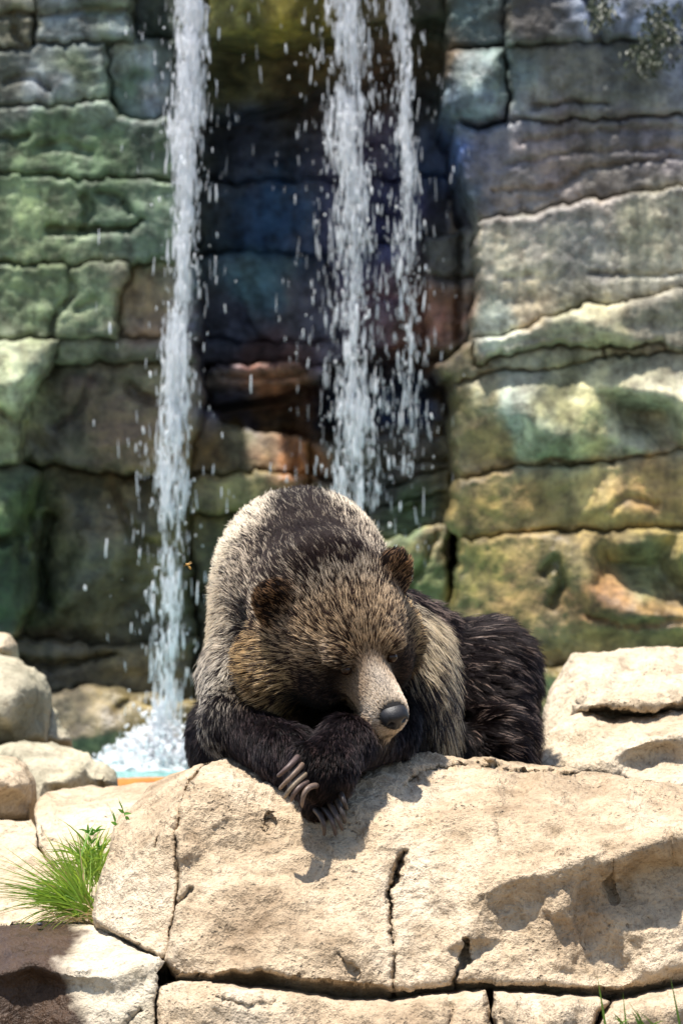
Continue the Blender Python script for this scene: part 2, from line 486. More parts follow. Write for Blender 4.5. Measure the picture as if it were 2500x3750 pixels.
# ------------------------------------------------------------------ the cliff
COLS = [
 (235, 75, .36, .40, .44), (300, 75, .34, .38, .42), (115, 300, .42, .44, .50), (180, 315, .40, .43, .48), (500, 195, .36, .42, .46), (565, 345, .36, .40, .46), (2260, 55, .50, .52, .58), (2360, 110, .45, .48, .54), (2450, 60, .52, .54, .60), (2480, 150, .45, .47, .52), (2300, 160, .2, .2, .17), (2420, 110, .10, .11, .07),  # pale bluish spots: sky reflections on wet rock, painted into the colour
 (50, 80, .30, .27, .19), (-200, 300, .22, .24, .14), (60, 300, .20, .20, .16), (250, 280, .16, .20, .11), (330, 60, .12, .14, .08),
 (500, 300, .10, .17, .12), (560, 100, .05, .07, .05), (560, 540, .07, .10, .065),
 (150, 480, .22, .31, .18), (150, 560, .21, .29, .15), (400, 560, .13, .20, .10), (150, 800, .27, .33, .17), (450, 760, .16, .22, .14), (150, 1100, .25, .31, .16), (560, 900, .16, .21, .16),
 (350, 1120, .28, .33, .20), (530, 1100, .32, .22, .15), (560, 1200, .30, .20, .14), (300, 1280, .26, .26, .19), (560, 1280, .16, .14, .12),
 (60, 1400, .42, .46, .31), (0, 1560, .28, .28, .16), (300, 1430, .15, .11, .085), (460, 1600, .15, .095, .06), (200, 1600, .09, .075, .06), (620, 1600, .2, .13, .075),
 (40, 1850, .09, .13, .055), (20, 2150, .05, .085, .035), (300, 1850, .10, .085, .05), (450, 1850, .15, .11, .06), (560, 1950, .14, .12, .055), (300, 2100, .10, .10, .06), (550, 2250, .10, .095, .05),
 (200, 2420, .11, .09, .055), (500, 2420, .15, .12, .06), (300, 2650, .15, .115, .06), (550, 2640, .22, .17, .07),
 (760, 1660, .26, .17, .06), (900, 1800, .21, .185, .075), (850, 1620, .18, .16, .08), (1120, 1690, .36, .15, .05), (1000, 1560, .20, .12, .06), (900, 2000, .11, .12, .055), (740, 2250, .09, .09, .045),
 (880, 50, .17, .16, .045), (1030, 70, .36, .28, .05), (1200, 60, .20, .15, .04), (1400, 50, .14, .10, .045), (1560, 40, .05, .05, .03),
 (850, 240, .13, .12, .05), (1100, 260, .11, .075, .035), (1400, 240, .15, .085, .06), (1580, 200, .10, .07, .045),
 (900, 520, .07, .08, .12), (1350, 500, .11, .085, .14), (1000, 780, .04, .10, .20), (1400, 800, .09, .09, .20), (1620, 600, .05, .08, .17),  # recess samples: blue spray haze painted as stone colour
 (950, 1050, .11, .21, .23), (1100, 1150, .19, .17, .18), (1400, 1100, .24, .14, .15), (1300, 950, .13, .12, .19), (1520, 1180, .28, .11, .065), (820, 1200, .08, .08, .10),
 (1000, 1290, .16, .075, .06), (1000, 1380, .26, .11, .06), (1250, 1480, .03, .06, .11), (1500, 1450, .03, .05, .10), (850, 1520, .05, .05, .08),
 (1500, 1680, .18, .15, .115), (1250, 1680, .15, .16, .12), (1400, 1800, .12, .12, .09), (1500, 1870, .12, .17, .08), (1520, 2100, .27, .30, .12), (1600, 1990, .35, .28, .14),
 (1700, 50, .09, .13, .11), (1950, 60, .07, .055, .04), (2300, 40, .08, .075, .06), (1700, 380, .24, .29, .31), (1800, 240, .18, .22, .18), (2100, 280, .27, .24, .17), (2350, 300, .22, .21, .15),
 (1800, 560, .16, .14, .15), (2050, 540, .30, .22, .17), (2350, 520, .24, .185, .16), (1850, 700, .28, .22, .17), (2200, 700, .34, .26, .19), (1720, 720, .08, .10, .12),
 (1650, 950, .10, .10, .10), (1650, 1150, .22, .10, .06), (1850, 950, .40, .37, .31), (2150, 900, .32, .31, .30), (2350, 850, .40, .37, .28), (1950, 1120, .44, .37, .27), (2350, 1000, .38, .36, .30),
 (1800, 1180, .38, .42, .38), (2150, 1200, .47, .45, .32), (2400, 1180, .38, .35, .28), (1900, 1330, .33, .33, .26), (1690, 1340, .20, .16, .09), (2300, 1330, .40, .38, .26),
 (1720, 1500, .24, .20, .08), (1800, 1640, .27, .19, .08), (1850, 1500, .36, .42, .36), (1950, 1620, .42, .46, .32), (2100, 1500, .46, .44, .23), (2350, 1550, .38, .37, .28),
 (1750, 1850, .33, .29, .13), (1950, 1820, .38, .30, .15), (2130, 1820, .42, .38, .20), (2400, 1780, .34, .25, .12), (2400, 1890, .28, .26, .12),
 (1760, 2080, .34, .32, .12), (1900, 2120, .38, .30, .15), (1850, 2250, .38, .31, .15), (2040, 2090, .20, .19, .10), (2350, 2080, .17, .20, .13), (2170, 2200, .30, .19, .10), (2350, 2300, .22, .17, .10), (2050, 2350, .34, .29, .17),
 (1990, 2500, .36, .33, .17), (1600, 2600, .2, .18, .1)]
_CP = np.array([(c[0], c[1]) for c in COLS], dtype=float)
_CC = np.array([c[2:] for c in COLS])
# the upper courses are set darker, bluer on the right
_CC[(_CP[:, 0] > 1640) & (_CP[:, 1] < 820)] *= (.72, .80, .98)
_CC[(_CP[:, 0] > 1640) & (_CP[:, 1] >= 820) & (_CP[:, 1] < 2400)] *= (1.0, .98, .92)
_CC[(_CP[:, 0] > 1640) & (_CP[:, 1] > 1650)] *= (1.08, .90, .70)
_CC[(_CP[:, 0] < 640) & (_CP[:, 1] < 1350)] *= (.74, .78, .74)
_CC[(_CP[:, 0] > 640) & (_CP[:, 0] < 1640) & (_CP[:, 1] > 400) & (_CP[:, 1] < 1600)] *= (1.5, 1.7, 2.1)  # misty blue veil of the recess, painted by brightening its stones

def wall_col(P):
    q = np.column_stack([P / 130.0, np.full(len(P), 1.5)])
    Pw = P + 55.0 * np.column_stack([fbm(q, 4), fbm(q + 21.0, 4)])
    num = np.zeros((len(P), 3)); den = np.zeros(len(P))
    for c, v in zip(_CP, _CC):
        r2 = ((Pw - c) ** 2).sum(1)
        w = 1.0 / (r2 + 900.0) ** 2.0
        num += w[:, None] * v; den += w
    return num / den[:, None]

wall = empty('rock_wall', (0.0, 14.2, 0.78), 'tall layered rock cliff stained green and brown behind the waterfalls', 'rock wall')

def stone(outline, d, pts=(), rnd=10, rdep=0.035, amp=0.014, creases=(), tilt=0.0, back=1.5, step=13, jag=10, smooth_it=3, shrink=0.0, **kw):
    ol = []
    ymid = np.mean([p[1] for p in outline])
    for p in outline:
        dd = (p[2] if len(p) > 2 else d + tilt * (p[1] - ymid) / 100.0)
        ol.append((p[0], p[1], dd))
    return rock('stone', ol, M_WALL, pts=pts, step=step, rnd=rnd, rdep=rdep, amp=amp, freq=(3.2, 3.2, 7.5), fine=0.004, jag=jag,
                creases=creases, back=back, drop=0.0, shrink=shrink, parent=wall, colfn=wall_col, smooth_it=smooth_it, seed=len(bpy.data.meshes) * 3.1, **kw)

# left buttress
stone([(-1000, -600), (120, -600), (130, 40), (105, 185), (-1000, 190)], 13.98, creases=[([(0, 60), (60, 40), (130, 60)], 10, .05), ([(45, 40), (55, 130), (105, 170)], 9, .05)])
stone([(120, -600), (500, -600), (480, 140), (300, 150), (130, 150), (130, 40)], 13.98, creases=[([(130, 60), (300, 30), (480, 40)], 10, .05)])
stone([(-1000, 190), (105, 185), (130, 150), (300, 150), (395, 150), (398, 303), (400, 365), (230, 385), (-1000, 390)], 13.98, creases=[([(20, 300), (120, 280), (180, 330)], 10, .03)])
stone([(395, 150), (480, 140), (640, 150), (640, 440), (440, 430), (398, 303)], 14.06)
stone([(500, -600), (760, -600), (760, 130), (640, 150), (480, 140)], 14.3)
stone([(-1000, 390), (230, 385), (400, 365), (440, 430), (640, 440), (690, 540), (640, 650), (320, 650), (128, 638), (-1000, 610)], 13.97, creases=[([(0, 500), (60, 510), (110, 490)], 10, .05), ([(140, 540), (240, 520), (330, 560)], 14, .03)])
stone([(-1000, 610), (128, 638), (320, 650), (640, 650), (690, 800), (640, 957), (240, 965), (-1000, 980)], 13.96,
      creases=[([(180, 838), (300, 845), (330, 770), (310, 720)], 11, .06), ([(300, 845), (480, 840), (520, 800)], 11, .07), ([(360, 700), (430, 720), (480, 780)], 12, .04)])
stone([(-1000, 980), (240, 965), (480, 960), (440, 1090), (430, 1240), (200, 1240), (-1000, 1250)], 13.95, creases=[([(250, 985), (270, 1080), (200, 1160), (190, 1240)], 10, .04), ([(280, 1130), (350, 1100)], 12, .03)])
stone([(480, 960), (640, 957), (720, 960), (720, 1240), (430, 1240), (440, 1090)], 14.05)
stone([(-1000, 1250), (200, 1240), (190, 1330), (90, 1480), (60, 1700), (-1000, 1725)], 13.9, pts=[(60, 1400, 13.82)], creases=[([(0, 1500), (60, 1560), (90, 1500)], 14, .05)])
stone([(200, 1240), (430, 1240), (700, 1240), (730, 1330), (520, 1318), (190, 1330)], 14.0, rnd=18)
stone([(190, 1330), (520, 1318), (730, 1330), (740, 1480), (690, 1745), (558, 1750), (160, 1695), (60, 1700), (90, 1480)], 14.1, pts=[(300, 1400, 14.02), (330, 1560, 14.06)],
      creases=[([(470, 1400), (500, 1450), (560, 1460)], 14, .06), ([(330, 1380), (300, 1480), (200, 1560)], 16, .04)])
stone([(-1000, 1725), (60, 1700), (130, 1720), (90, 1900), (130, 2150), (60, 2340), (-1000, 2330)], 13.95, pts=[(20, 1850, 13.85)], creases=[([(0, 1980), (70, 1960), (90, 2040)], 16, .08)])
stone([(130, 1720), (160, 1695), (558, 1750), (690, 1745), (690, 1890), (720, 2330), (400, 2370), (60, 2340), (130, 2150), (90, 1900)], 14.25, pts=[(330, 1980, 14.15), (560, 1950, 14.16), (250, 2200, 14.12)],
      creases=[([(410, 1760), (450, 1880), (520, 1990), (640, 2010)], 14, .05), ([(180, 1900), (150, 2050), (170, 2200)], 22, .12)])
stone([(690, 1745), (957, 1727), (1120, 1735), (1110, 1850), (940, 1860), (690, 1890)], 14.15)
stone([(690, 1890), (940, 1860), (1110, 1850), (1300, 1900), (1300, 2400), (720, 2400), (720, 2330)], 14.3, creases=[([(720, 2180), (800, 2150), (900, 2160)], 12, .05)])
stone([(-1000, 2330), (60, 2340), (400, 2370), (720, 2330), (720, 2400), (720, 2580), (640, 2570), (520, 2545), (330, 2520), (180, 2545), (-1000, 2600)], 14.1, creases=[([(60, 2420), (200, 2440), (420, 2400)], 14, .08)])
stone([(-1000, 2600), (180, 2545), (330, 2520), (520, 2545), (640, 2570), (720, 2580), (720, 2950), (-1000, 2950)], 13.8, pts=[(420, 2680, 13.7)], creases=[([(430, 2600), (480, 2560), (560, 2580)], 10, .04)])
stone([(720, 2400), (1300, 2400), (1330, 2300), (1660, 2290), (1660, 2450), (1700, 2950), (720, 2950)], 14.1)
# recess
stone([(760, -600), (1640, -600), (1640, 60), (1300, 110), (1000, 160), (760, 130)], 13.95, tilt=.03, pts=[(1030, 80, 13.75)], creases=[([(900, 40), (960, 120)], 14, .05), ([(1250, -20), (1290, 90)], 14, .06)])
stone([(640, 150), (760, 130), (1000, 160), (1300, 110), (1640, 100), (1640, 300), (1200, 330), (900, 400), (720, 440), (640, 440)], 14.55, tilt=.12)
stone([(640, 440), (720, 440), (900, 400), (1200, 330), (1640, 300), (1660, 640), (1200, 650), (700, 660)], 15.2, amp=.04)
stone([(640, 650), (700, 660), (1200, 650), (1660, 640), (1640, 870), (1500, 880), (1196, 933), (820, 925), (640, 957)], 15.25)
stone([(640, 957), (820, 925), (1196, 933), (1240, 1250), (880, 1255), (720, 1240), (720, 960)], 15.1, creases=[([(880, 1100), (900, 1190), (960, 1250)], 12, .05)])
stone([(1196, 933), (1500, 880), (1560, 870), (1570, 1270), (1380, 1290), (1240, 1250)], 15.05, creases=[([(1240, 1100), (1400, 1080), (1560, 1120)], 12, .05)])
stone([(700, 1240), (880, 1255), (1240, 1250), (1380, 1290), (1200, 1335), (1050, 1330), (800, 1330), (730, 1330)], 14.9, rnd=18)
stone([(800, 1330), (1050, 1330), (1200, 1335), (1170, 1400), (1000, 1450), (780, 1480), (730, 1400)], 14.45, tilt=.15, creases=[([(810, 1370), (950, 1385), (1160, 1360)], 9, .05)])
stone([(730, 1480), (780, 1480), (1000, 1450), (1200, 1335), (1380, 1290), (1570, 1270), (1660, 1300), (1660, 1600), (1400, 1600), (1130, 1640), (700, 1620)], 16.1, amp=.06)
stone([(740, 1480), (820, 1550), (1080, 1600), (1130, 1620), (1120, 1735), (957, 1727), (690, 1745)], 14.35, tilt=-.05, creases=[([(1080, 1610), (1090, 1700), (1075, 1740)], 9, .05)])
stone([(1130, 1620), (1400, 1600), (1660, 1600), (1660, 1720), (1400, 1790), (1250, 1770), (1120, 1735)], 14.5, creases=[([(1280, 1640), (1310, 1780)], 12, .05), ([(1400, 1720), (1560, 1690), (1660, 1690)], 9, .05)])
stone([(1120, 1735), (1250, 1770), (1400, 1790), (1660, 1720), (1650, 1810), (1330, 1880), (1300, 1900), (1110, 1850)], 14.4)
stone([(1300, 1900), (1330, 1880), (1650, 1810), (1640, 1920), (1480, 1960), (1330, 2000)], 14.1, tilt=-.3, rnd=14)
stone([(1300, 1900), (1330, 2000), (1480, 1960), (1640, 1920), (1660, 2240), (1660, 2290), (1330, 2300)], 13.85, creases=[([(1610, 1930), (1560, 2060), (1480, 2180)], 9, .05)])
# right buttress
stone([(1640, -600), (1850, -600), (1850, 160), (1760, 171), (1640, 180)], 13.75)
stone([(1850, -600), (3500, -600), (3500, 120), (2200, 150), (1850, 160)], 13.62, creases=[([(2150, -20), (2180, 90), (2200, 150)], 14, .06)])
stone([(1640, 180), (1760, 171), (1860, 160), (1870, 440), (1760, 470), (1670, 450), (1620, 400), (1630, 300)], 13.66, rnd=50, rdep=.14, pts=[(1740, 340, 13.58)])
stone([(1860, 160), (2200, 150), (3500, 120), (3500, 400), (2500, 420), (2000, 440), (1870, 440)], 13.66, creases=[([(1960, 395), (2100, 370), (2220, 380)], 9, .04), ([(1940, 180), (1950, 400)], 8, .02)])
stone([(1670, 450), (1760, 470), (1870, 440), (2000, 440), (2500, 420), (3500, 400), (3500, 600), (2478, 678), (2127, 741), (1900, 790), (1744, 815), (1690, 640)], 13.66,
      creases=[([(1900, 520), (2200, 480), (2500, 470)], 7, .025), ([(1850, 600), (2100, 560), (2500, 540)], 7, .02), ([(1800, 700), (2050, 690), (2140, 620), (2500, 570)], 7, .03)])
stone([(1560, 870), (1744, 815), (1750, 1000), (1728, 1240), (1660, 1300), (1570, 1270)], 14.1, creases=[([(1570, 1010), (1640, 1025), (1730, 1010)], 9, .06), ([(1690, 860), (1680, 1240)], 8, .04)])
stone([(1744, 815), (1900, 790), (2127, 741), (2478, 678), (3500, 600), (3500, 1000), (2500, 1056), (2350, 1092), (2087, 1132), (1900, 1215), (1728, 1240), (1750, 1000)], 13.6, amp=.008, creases=[([(1840, 1020), (1950, 1005)], 6, .02), ([(2160, 1000), (2350, 1010), (2500, 1000)], 6, .03)])
stone([(1728, 1240), (1900, 1215), (2087, 1132), (2350, 1092), (2500, 1056), (3500, 1000), (3500, 1250), (2446, 1288), (2422, 1248), (2127, 1268), (2047, 1256), (1888, 1292), (1740, 1330)], 13.55, pts=[(2200, 1200, 13.5)])
stone([(1660, 1300), (1728, 1240), (1740, 1330), (1888, 1292), (2047, 1256), (2127, 1268), (2422, 1248), (2446, 1288), (2207, 1311), (2047, 1343), (1768, 1367), (1664, 1411), (1600, 1330)], 13.6, rnd=14, creases=[([(2210, 1280), (2225, 1330)], 7, .05)])
stone([(1664, 1411), (1768, 1367), (2047, 1343), (2207, 1311), (2446, 1288), (3500, 1250), (3500, 1640), (2500, 1654), (2150, 1710), (1880, 1710), (1680, 1758), (1660, 1600)], 13.6, amp=.008,
      pts=[(2190, 1425, 13.55), (2350, 1440, 13.48), (2480, 1470, 13.48), (2270, 1600, 13.57), (2310, 1500, 13.68), (2420, 1510, 13.7), (2400, 1570, 13.68), (2490, 1600, 13.55), (1900, 1500, 13.52), (2050, 1600, 13.5), (2350, 1640, 13.55)],
      creases=[([(1980, 1700), (2030, 1680), (2090, 1705)], 12, .05)])
stone([(1680, 1758), (1880, 1710), (2150, 1710), (2500, 1654), (3500, 1640), (3500, 1930), (2500, 1937), (2207, 1945), (1935, 1949), (1688, 1973), (1640, 1920), (1655, 1800)], 13.56, amp=.008,
      pts=[(2230, 1850, 13.52), (2230, 1930, 13.53), (2400, 1850, 13.54)], creases=[([(2240, 1860), (2300, 1820), (2400, 1850)], 12, .03)])
stone([(1688, 1973), (1935, 1949), (2207, 1945), (2500, 1937), (3500, 1930), (3500, 2450), (1660, 2450), (1660, 2240), (1680, 2100)], 13.54, amp=.008,
      pts=[(2150, 2000, 13.48), (2300, 1990, 13.45), (2500, 2020, 13.44), (2210, 2060, 13.6), (2400, 2080, 13.62), (2480, 2180, 13.6), (2180, 2180, 13.45), (2330, 2250, 13.4), (2100, 2330, 13.5)],
      creases=[([(1990, 2100), (2040, 2050), (2060, 2150), (2020, 2220)], 16, .04), ([(2160, 2260), (2300, 2290), (2500, 2270)], 12, .05)])
stone([(1660, 2450), (3500, 2450), (3500, 2950), (1700, 2950)], 13.45, creases=[([(2000, 2440), (2060, 2470), (2080, 2400)], 9, .04)])
# mossy slab leaning at the foot of the fall
sl = rock('slab', [(800, 2440), (880, 2440), (880, 2900), (560, 2900), (640, 2760), (690, 2660), (740, 2530)], M_MOSS, d=13.3, rnd=40, rdep=.1, step=14, back=.5, drop=0, parent=wall)
sl['label'] = 'yellow mossy slab'
# rock mass the stones sit in
bk = link_mesh('backing', np.array([[x, y, z] for y in (16.75, 17.5) for (x, z) in ((-3.0, .5), (3.0, .5), (3.0, 4.4), (-3.0, 4.4))]),
               [(0, 1, 2, 3), (5, 4, 7, 6), (1, 5, 6, 2), (4, 0, 3, 7), (3, 2, 6, 7), (4, 5, 1, 0)], M_SOIL, parent=wall, smooth=False)
# ------------------------------------------------------------------ boulders
def boulder(outline, label, mat=None, **kw):
    o = rock('boulder', outline, mat or M_TAN, **kw)
    return tag(o, label, 'boulder', 'boulders of the ledge and pond bank')

# the boulder the bear leans on
boulder([(690, 2862, 9.35), (740, 2815, 9.45), (800, 2785, 9.58), (880, 2768, 9.66), (1000, 2762, 9.72), (1200, 2760, 9.75), (1330, 2756, 9.76), (1400, 2748, 9.78), (1500, 2754, 9.80), (1700, 2772, 9.82), (1950, 2796, 9.85), (2230, 2832, 9.85), (2500, 2880, 9.8), (2850, 2930, 9.8),
         (2900, 3250, 9.3), (2850, 3560, 9.1), (2500, 3596, 9.03), (2400, 3610, 9.0), (2250, 3632, 8.98), (2120, 3625, 8.97), (2000, 3612, 8.96), (1800, 3600, 8.97), (1650, 3612, 8.97), (1560, 3618, 8.97), (1450, 3634, 8.96), (1300, 3622, 8.94), (1180, 3610, 8.94), (1080, 3590, 8.94), (960, 3560, 8.94), (860, 3570, 8.96), (760, 3592, 8.97), (640, 3585, 9.0), (606, 3520, 9.03), (620, 3440, 9.06), (640, 3330, 9.1), (655, 3230, 9.13), (650, 3120, 9.15), (640, 3050, 9.2), (655, 2960, 9.25)],
        'huge tan boulder with crossed paws resting on its sunlit crest',
        pts=[(800, 2850, 9.37), (900, 2835, 9.48), (1000, 2850, 9.45), (1150, 2880, 9.42), (1300, 2840, 9.47), (1380, 2800, 9.55), (1440, 2850, 9.44),
             (705, 2930, 9.27), (760, 2885, 9.29), (860, 2870, 9.315), (960, 2895, 9.33), (1040, 2960, 9.30), (820, 2990, 9.255), (940, 3010, 9.27), (1050, 3060, 9.25), (900, 3110, 9.235), (760, 3110, 9.215), (710, 3050, 9.22), (1000, 3160, 9.20), (1150, 3060, 9.27), (1250, 3080, 9.24), (1350, 3000, 9.3),
             (800, 3300, 9.10), (1000, 3280, 9.1), (1150, 3300, 9.10), (1300, 3250, 9.12), (1440, 3130, 9.18), (1400, 3350, 9.08), (900, 3450, 9.02), (1100, 3480, 8.99), (1300, 3500, 8.97), (700, 3450, 9.02), (1420, 3560, 8.97), (760, 3560, 8.97), (1200, 3580, 8.94),
             (1560, 2830, 9.6), (1640, 2790, 9.72), (1800, 2830, 9.55), (2000, 2860, 9.5), (2250, 2880, 9.5), (2450, 2920, 9.5), (1600, 2950, 9.35), (1850, 2980, 9.3), (2100, 3000, 9.22), (2300, 3020, 9.15), (2450, 3050, 9.08),
             (1560, 3150, 9.16), (1700, 3120, 9.17), (1520, 3300, 9.10), (1650, 3300, 9.07), (1760, 3330, 9.02), (1500, 3480, 9.02), (1620, 3480, 9.00), (1700, 3440, 8.98), (1600, 3590, 8.97),
             # ridge of the overhang and the hollows under it
             (1780, 3260, 9.03), (1880, 3215, 9.03), (2000, 3185, 9.02), (2090, 3150, 9.0), (2160, 3130, 9.0), (2235, 3160, 9.0), (2330, 3110, 8.98), (2420, 3080, 8.97), (2520, 3050, 8.98),
             (1850, 3310, 9.055), (1960, 3290, 9.05), (2080, 3230, 9.02), (2170, 3225, 9.025), (2265, 3235, 9.085), (2350, 3190, 9.085), (2450, 3160, 9.10), (2340, 3310, 9.06), (2450, 3300, 9.06),
             (2180, 3330, 9.03), (2280, 3400, 9.03), (2400, 3430, 9.0), (2050, 3330, 9.0), (2050, 3390, 9.02), (1900, 3380, 9.05), (1850, 3450, 9.03), (1960, 3350, 9.04), (1960, 3500, 9.0), (2120, 3420, 9.02), (2170, 3445, 9.045), (2240, 3490, 9.05), (2290, 3560, 9.03), (2350, 3570, 8.97), (2150, 3550, 9.0), (2480, 3530, 8.97), (1780, 3560, 8.97), (2020, 3580, 8.96),
             (1720, 3490, 9.02), (1700, 3560, 8.98)],
        step=7.5, rnd=20, rdep=.06, amp=.020, freq=(5, 5, 5), fine=.0045, jag=5, back=.55, drop=.5, smooth_it=7,
        creases=[([(1482, 3122), (1455, 3190), (1425, 3270), (1432, 3340), (1430, 3420), (1448, 3500), (1442, 3640)], 7, .07),
                 ([(1482, 3122), (1455, 3190), (1425, 3270)], 14, .03),
                 ([(1500, 2862), (1530, 2835), (1620, 2813), (1750, 2806), (1960, 2826), (2080, 2838), (2230, 2842)], 6, .05),
                 ([(1495, 2885), (1530, 2840)], 12, .04), ([(1985, 2815), (1990, 2842)], 6, .04),
                 ([(2010, 3110), (2050, 3170)], 8, .01), ([(1250, 3060), (1375, 3130), (1480, 3125)], 14, .008),
                 ([(985, 3025), (995, 3000), (990, 2985)], 5, .02), ([(1705, 3455), (1700, 3520), (1660, 3600)], 9, .05),
                 ([(1240, 3500), (1300, 3560)], 7, .02), ([(1810, 3010), (1830, 3090)], 9, .012), ([(680, 2930), (700, 2870)], 6, .04), ([(700, 3260), (640, 3330)], 8, .02),
                 ([(2240, 3165), (2225, 3230), (2250, 3300)], 8, .03)])
# its left wing
boulder([(560, 2872, 9.75), (640, 2832, 9.72), (770, 2790, 9.75), (745, 2815, 9.5), (690, 2862, 9.38), (668, 2955, 9.27), (648, 3010, 9.24), (640, 3060, 9.22), (655, 3140, 9.18), (660, 3230, 9.16), (645, 3330, 9.12), (625, 3440, 9.08), (608, 3515, 9.05),
         (520, 3480, 9.08), (430, 3425, 9.14), (350, 3385, 9.22), (333, 3355, 9.27), (345, 3290, 9.3), (372, 3200, 9.34), (392, 3130, 9.38), (402, 3060, 9.42), (440, 2990, 9.5), (500, 2935, 9.6)],
        'tan boulder face beside the grass, split off the huge boulder by a crease', pts=[(600, 2900, 9.5), (560, 3000, 9.34), (500, 3080, 9.28), (450, 3200, 9.24), (560, 3200, 9.2), (430, 3330, 9.2), (520, 3380, 9.14), (620, 2980, 9.3)],
        step=7.5, rnd=16, rdep=.05, amp=.012, freq=(6, 6, 6), fine=.0035, jag=4, back=.5, drop=.5,
        creases=[([(640, 3080), (650, 3200)], 6, .02), ([(590, 3060), (570, 3100)], 7, .02)])
# course of stones below
B = 4820
boulder([(580, 3616, 8.93), (640, 3604, 8.93), (760, 3604, 8.92), (960, 3628, 8.9), (1180, 3650, 8.9), (1300, 3668, 8.9), (1450, 3664, 8.9), (1640, 3640, 8.9), (1780, 3632, 8.9), (1796, 3700, 8.86), (1800, 3900, 8.8), (1790, B, 8.7), (600, B, 8.7), (578, 3800, 8.85), (575, 3690, 8.88)],
        'long low tan block under the crack of the huge boulder', pts=[(760, 3660, 8.83), (1000, 3690, 8.83), (1300, 3720, 8.82), (1600, 3690, 8.83), (700, 3850, 8.8), (1200, 3900, 8.8), (1640, 3800, 8.8)],
        step=9, rnd=20, rdep=.06, amp=.012, freq=(6, 6, 6), jag=5, back=.7, drop=0, creases=[([(790, 3660), (860, 3680), (930, 3690), (1010, 3680)], 8, .02), ([(1640, 3640), (1660, 3690), (1640, 3780)], 7, .03)])
boulder([(1804, 3636, 8.9), (1950, 3640, 8.9), (2200, 3656, 8.9), (2232, 3672, 8.9), (2195, 3725, 8.87), (2165, 3790, 8.84), (2150, B, 8.7), (1812, B, 8.7), (1808, 3800, 8.83)],
        'small squared stone wedged between two longer blocks of the bottom course', pts=[(1860, 3680, 8.82), (2050, 3690, 8.82), (2000, 3850, 8.8)], step=9, rnd=18, rdep=.06, amp=.014, freq=(7, 7, 7), jag=5, back=.7, drop=0)
boulder([(2246, 3676, 8.88), (2340, 3655, 8.88), (2500, 3618, 8.9), (2850, 3580, 8.95), (2900, B, 8.7), (2160, B, 8.7), (2178, 3795, 8.83), (2208, 3728, 8.85)],
        'stone of the bottom course with thin grass blades before it', pts=[(2300, 3720, 8.8), (2450, 3690, 8.8), (2400, 3900, 8.78)], step=9, rnd=18, rdep=.06, amp=.018, freq=(7, 7, 7), jag=5, back=.7, drop=0)
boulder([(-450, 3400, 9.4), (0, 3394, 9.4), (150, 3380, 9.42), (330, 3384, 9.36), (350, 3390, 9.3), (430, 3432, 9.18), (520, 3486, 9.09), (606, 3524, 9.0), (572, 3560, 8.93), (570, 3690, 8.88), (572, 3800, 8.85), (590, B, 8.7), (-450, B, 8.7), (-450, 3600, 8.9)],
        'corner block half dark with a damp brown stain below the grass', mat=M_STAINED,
        pts=[(0, 3560, 8.97), (60, 3550, 8.97), (110, 3525, 8.98), (180, 3550, 8.96), (230, 3560, 8.95), (300, 3560, 8.94), (400, 3580, 8.92), (500, 3540, 8.92), (560, 3520, 8.96), (30, 3480, 9.12), (250, 3480, 9.08), (420, 3500, 9.03),
             (20, 3620, 8.99), (120, 3590, 9.02), (200, 3620, 8.99), (300, 3620, 8.95), (450, 3640, 8.92), (100, 3720, 8.98), (240, 3720, 8.92), (400, 3740, 8.9)],
        step=8, rnd=16, rdep=.05, amp=.012, freq=(6, 6, 6), jag=4, back=.5, drop=0, smooth_it=5, creases=[([(460, 3760), (500, 3720), (520, 3700)], 9, .05), ([(250, 3560), (330, 3570), (470, 3530), (560, 3510)], 7, .012)])
# ledges on the left
boulder([(-450, 3010, 10.6), (0, 3006, 10.6), (110, 3002, 10.6), (128, 3040, 10.4), (140, 3100, 10.15), (190, 3190, 9.9), (260, 3240, 9.8), (400, 3300, 9.7), (390, 3420, 9.4), (330, 3388, 9.42), (150, 3390, 9.45), (0, 3404, 9.45), (-450, 3420, 9.45)],
        'low flat ledge of pale rock where the grass tuft grows', mat=M_TAN_FAR, pts=[(50, 3100, 10.2), (60, 3220, 9.85), (200, 3320, 9.6)], step=11, rnd=16, rdep=.03, amp=.015, back=.4, drop=.6)
boulder([(140, 2925, 10.9), (170, 2900, 11.0), (230, 2888, 11.1), (400, 2878, 11.2), (560, 2866, 11.3), (680, 2850, 11.3), (700, 2950, 10.4), (560, 3060, 10.1), (440, 3240, 9.95), (330, 3300, 9.9), (200, 3200, 10.0), (150, 3110, 10.15), (125, 3040, 10.35), (122, 2980, 10.6)],
        'pale sunlit ledge stone with a thin crack, behind the grass', mat=M_TAN_FAR, pts=[(220, 2925, 10.8), (420, 2915, 10.8), (560, 2900, 10.85), (180, 2975, 10.5), (330, 2968, 10.5), (480, 2965, 10.45), (250, 3050, 10.35), (400, 3050, 10.3), (200, 3120, 10.15)],
        step=10, rnd=16, rdep=.05, amp=.014, back=.5, drop=.5, creases=[([(190, 2915), (250, 2930), (380, 2925), (530, 2912)], 5, .05), ([(330, 2965), (440, 2955), (520, 2950)], 6, .03), ([(160, 3080), (200, 3070)], 9, .04)])
boulder([(-450, 2740, 10.9), (0, 2772, 10.85), (60, 2780, 10.85), (100, 2812, 10.85), (122, 2850, 10.85), (130, 2900, 10.82), (112, 2960, 10.78), (100, 3004, 10.75), (0, 3012, 10.7), (-450, 3020, 10.7)],
        'rounded boulder with a brown shaded front, low on the pond bank', mat=M_TAN_FAR, pts=[(0, 2870, 10.6), (70, 2880, 10.62), (0, 2920, 10.68), (80, 2940, 10.72)], step=10, rnd=34, rdep=.14, amp=.02, back=.5, drop=.3)
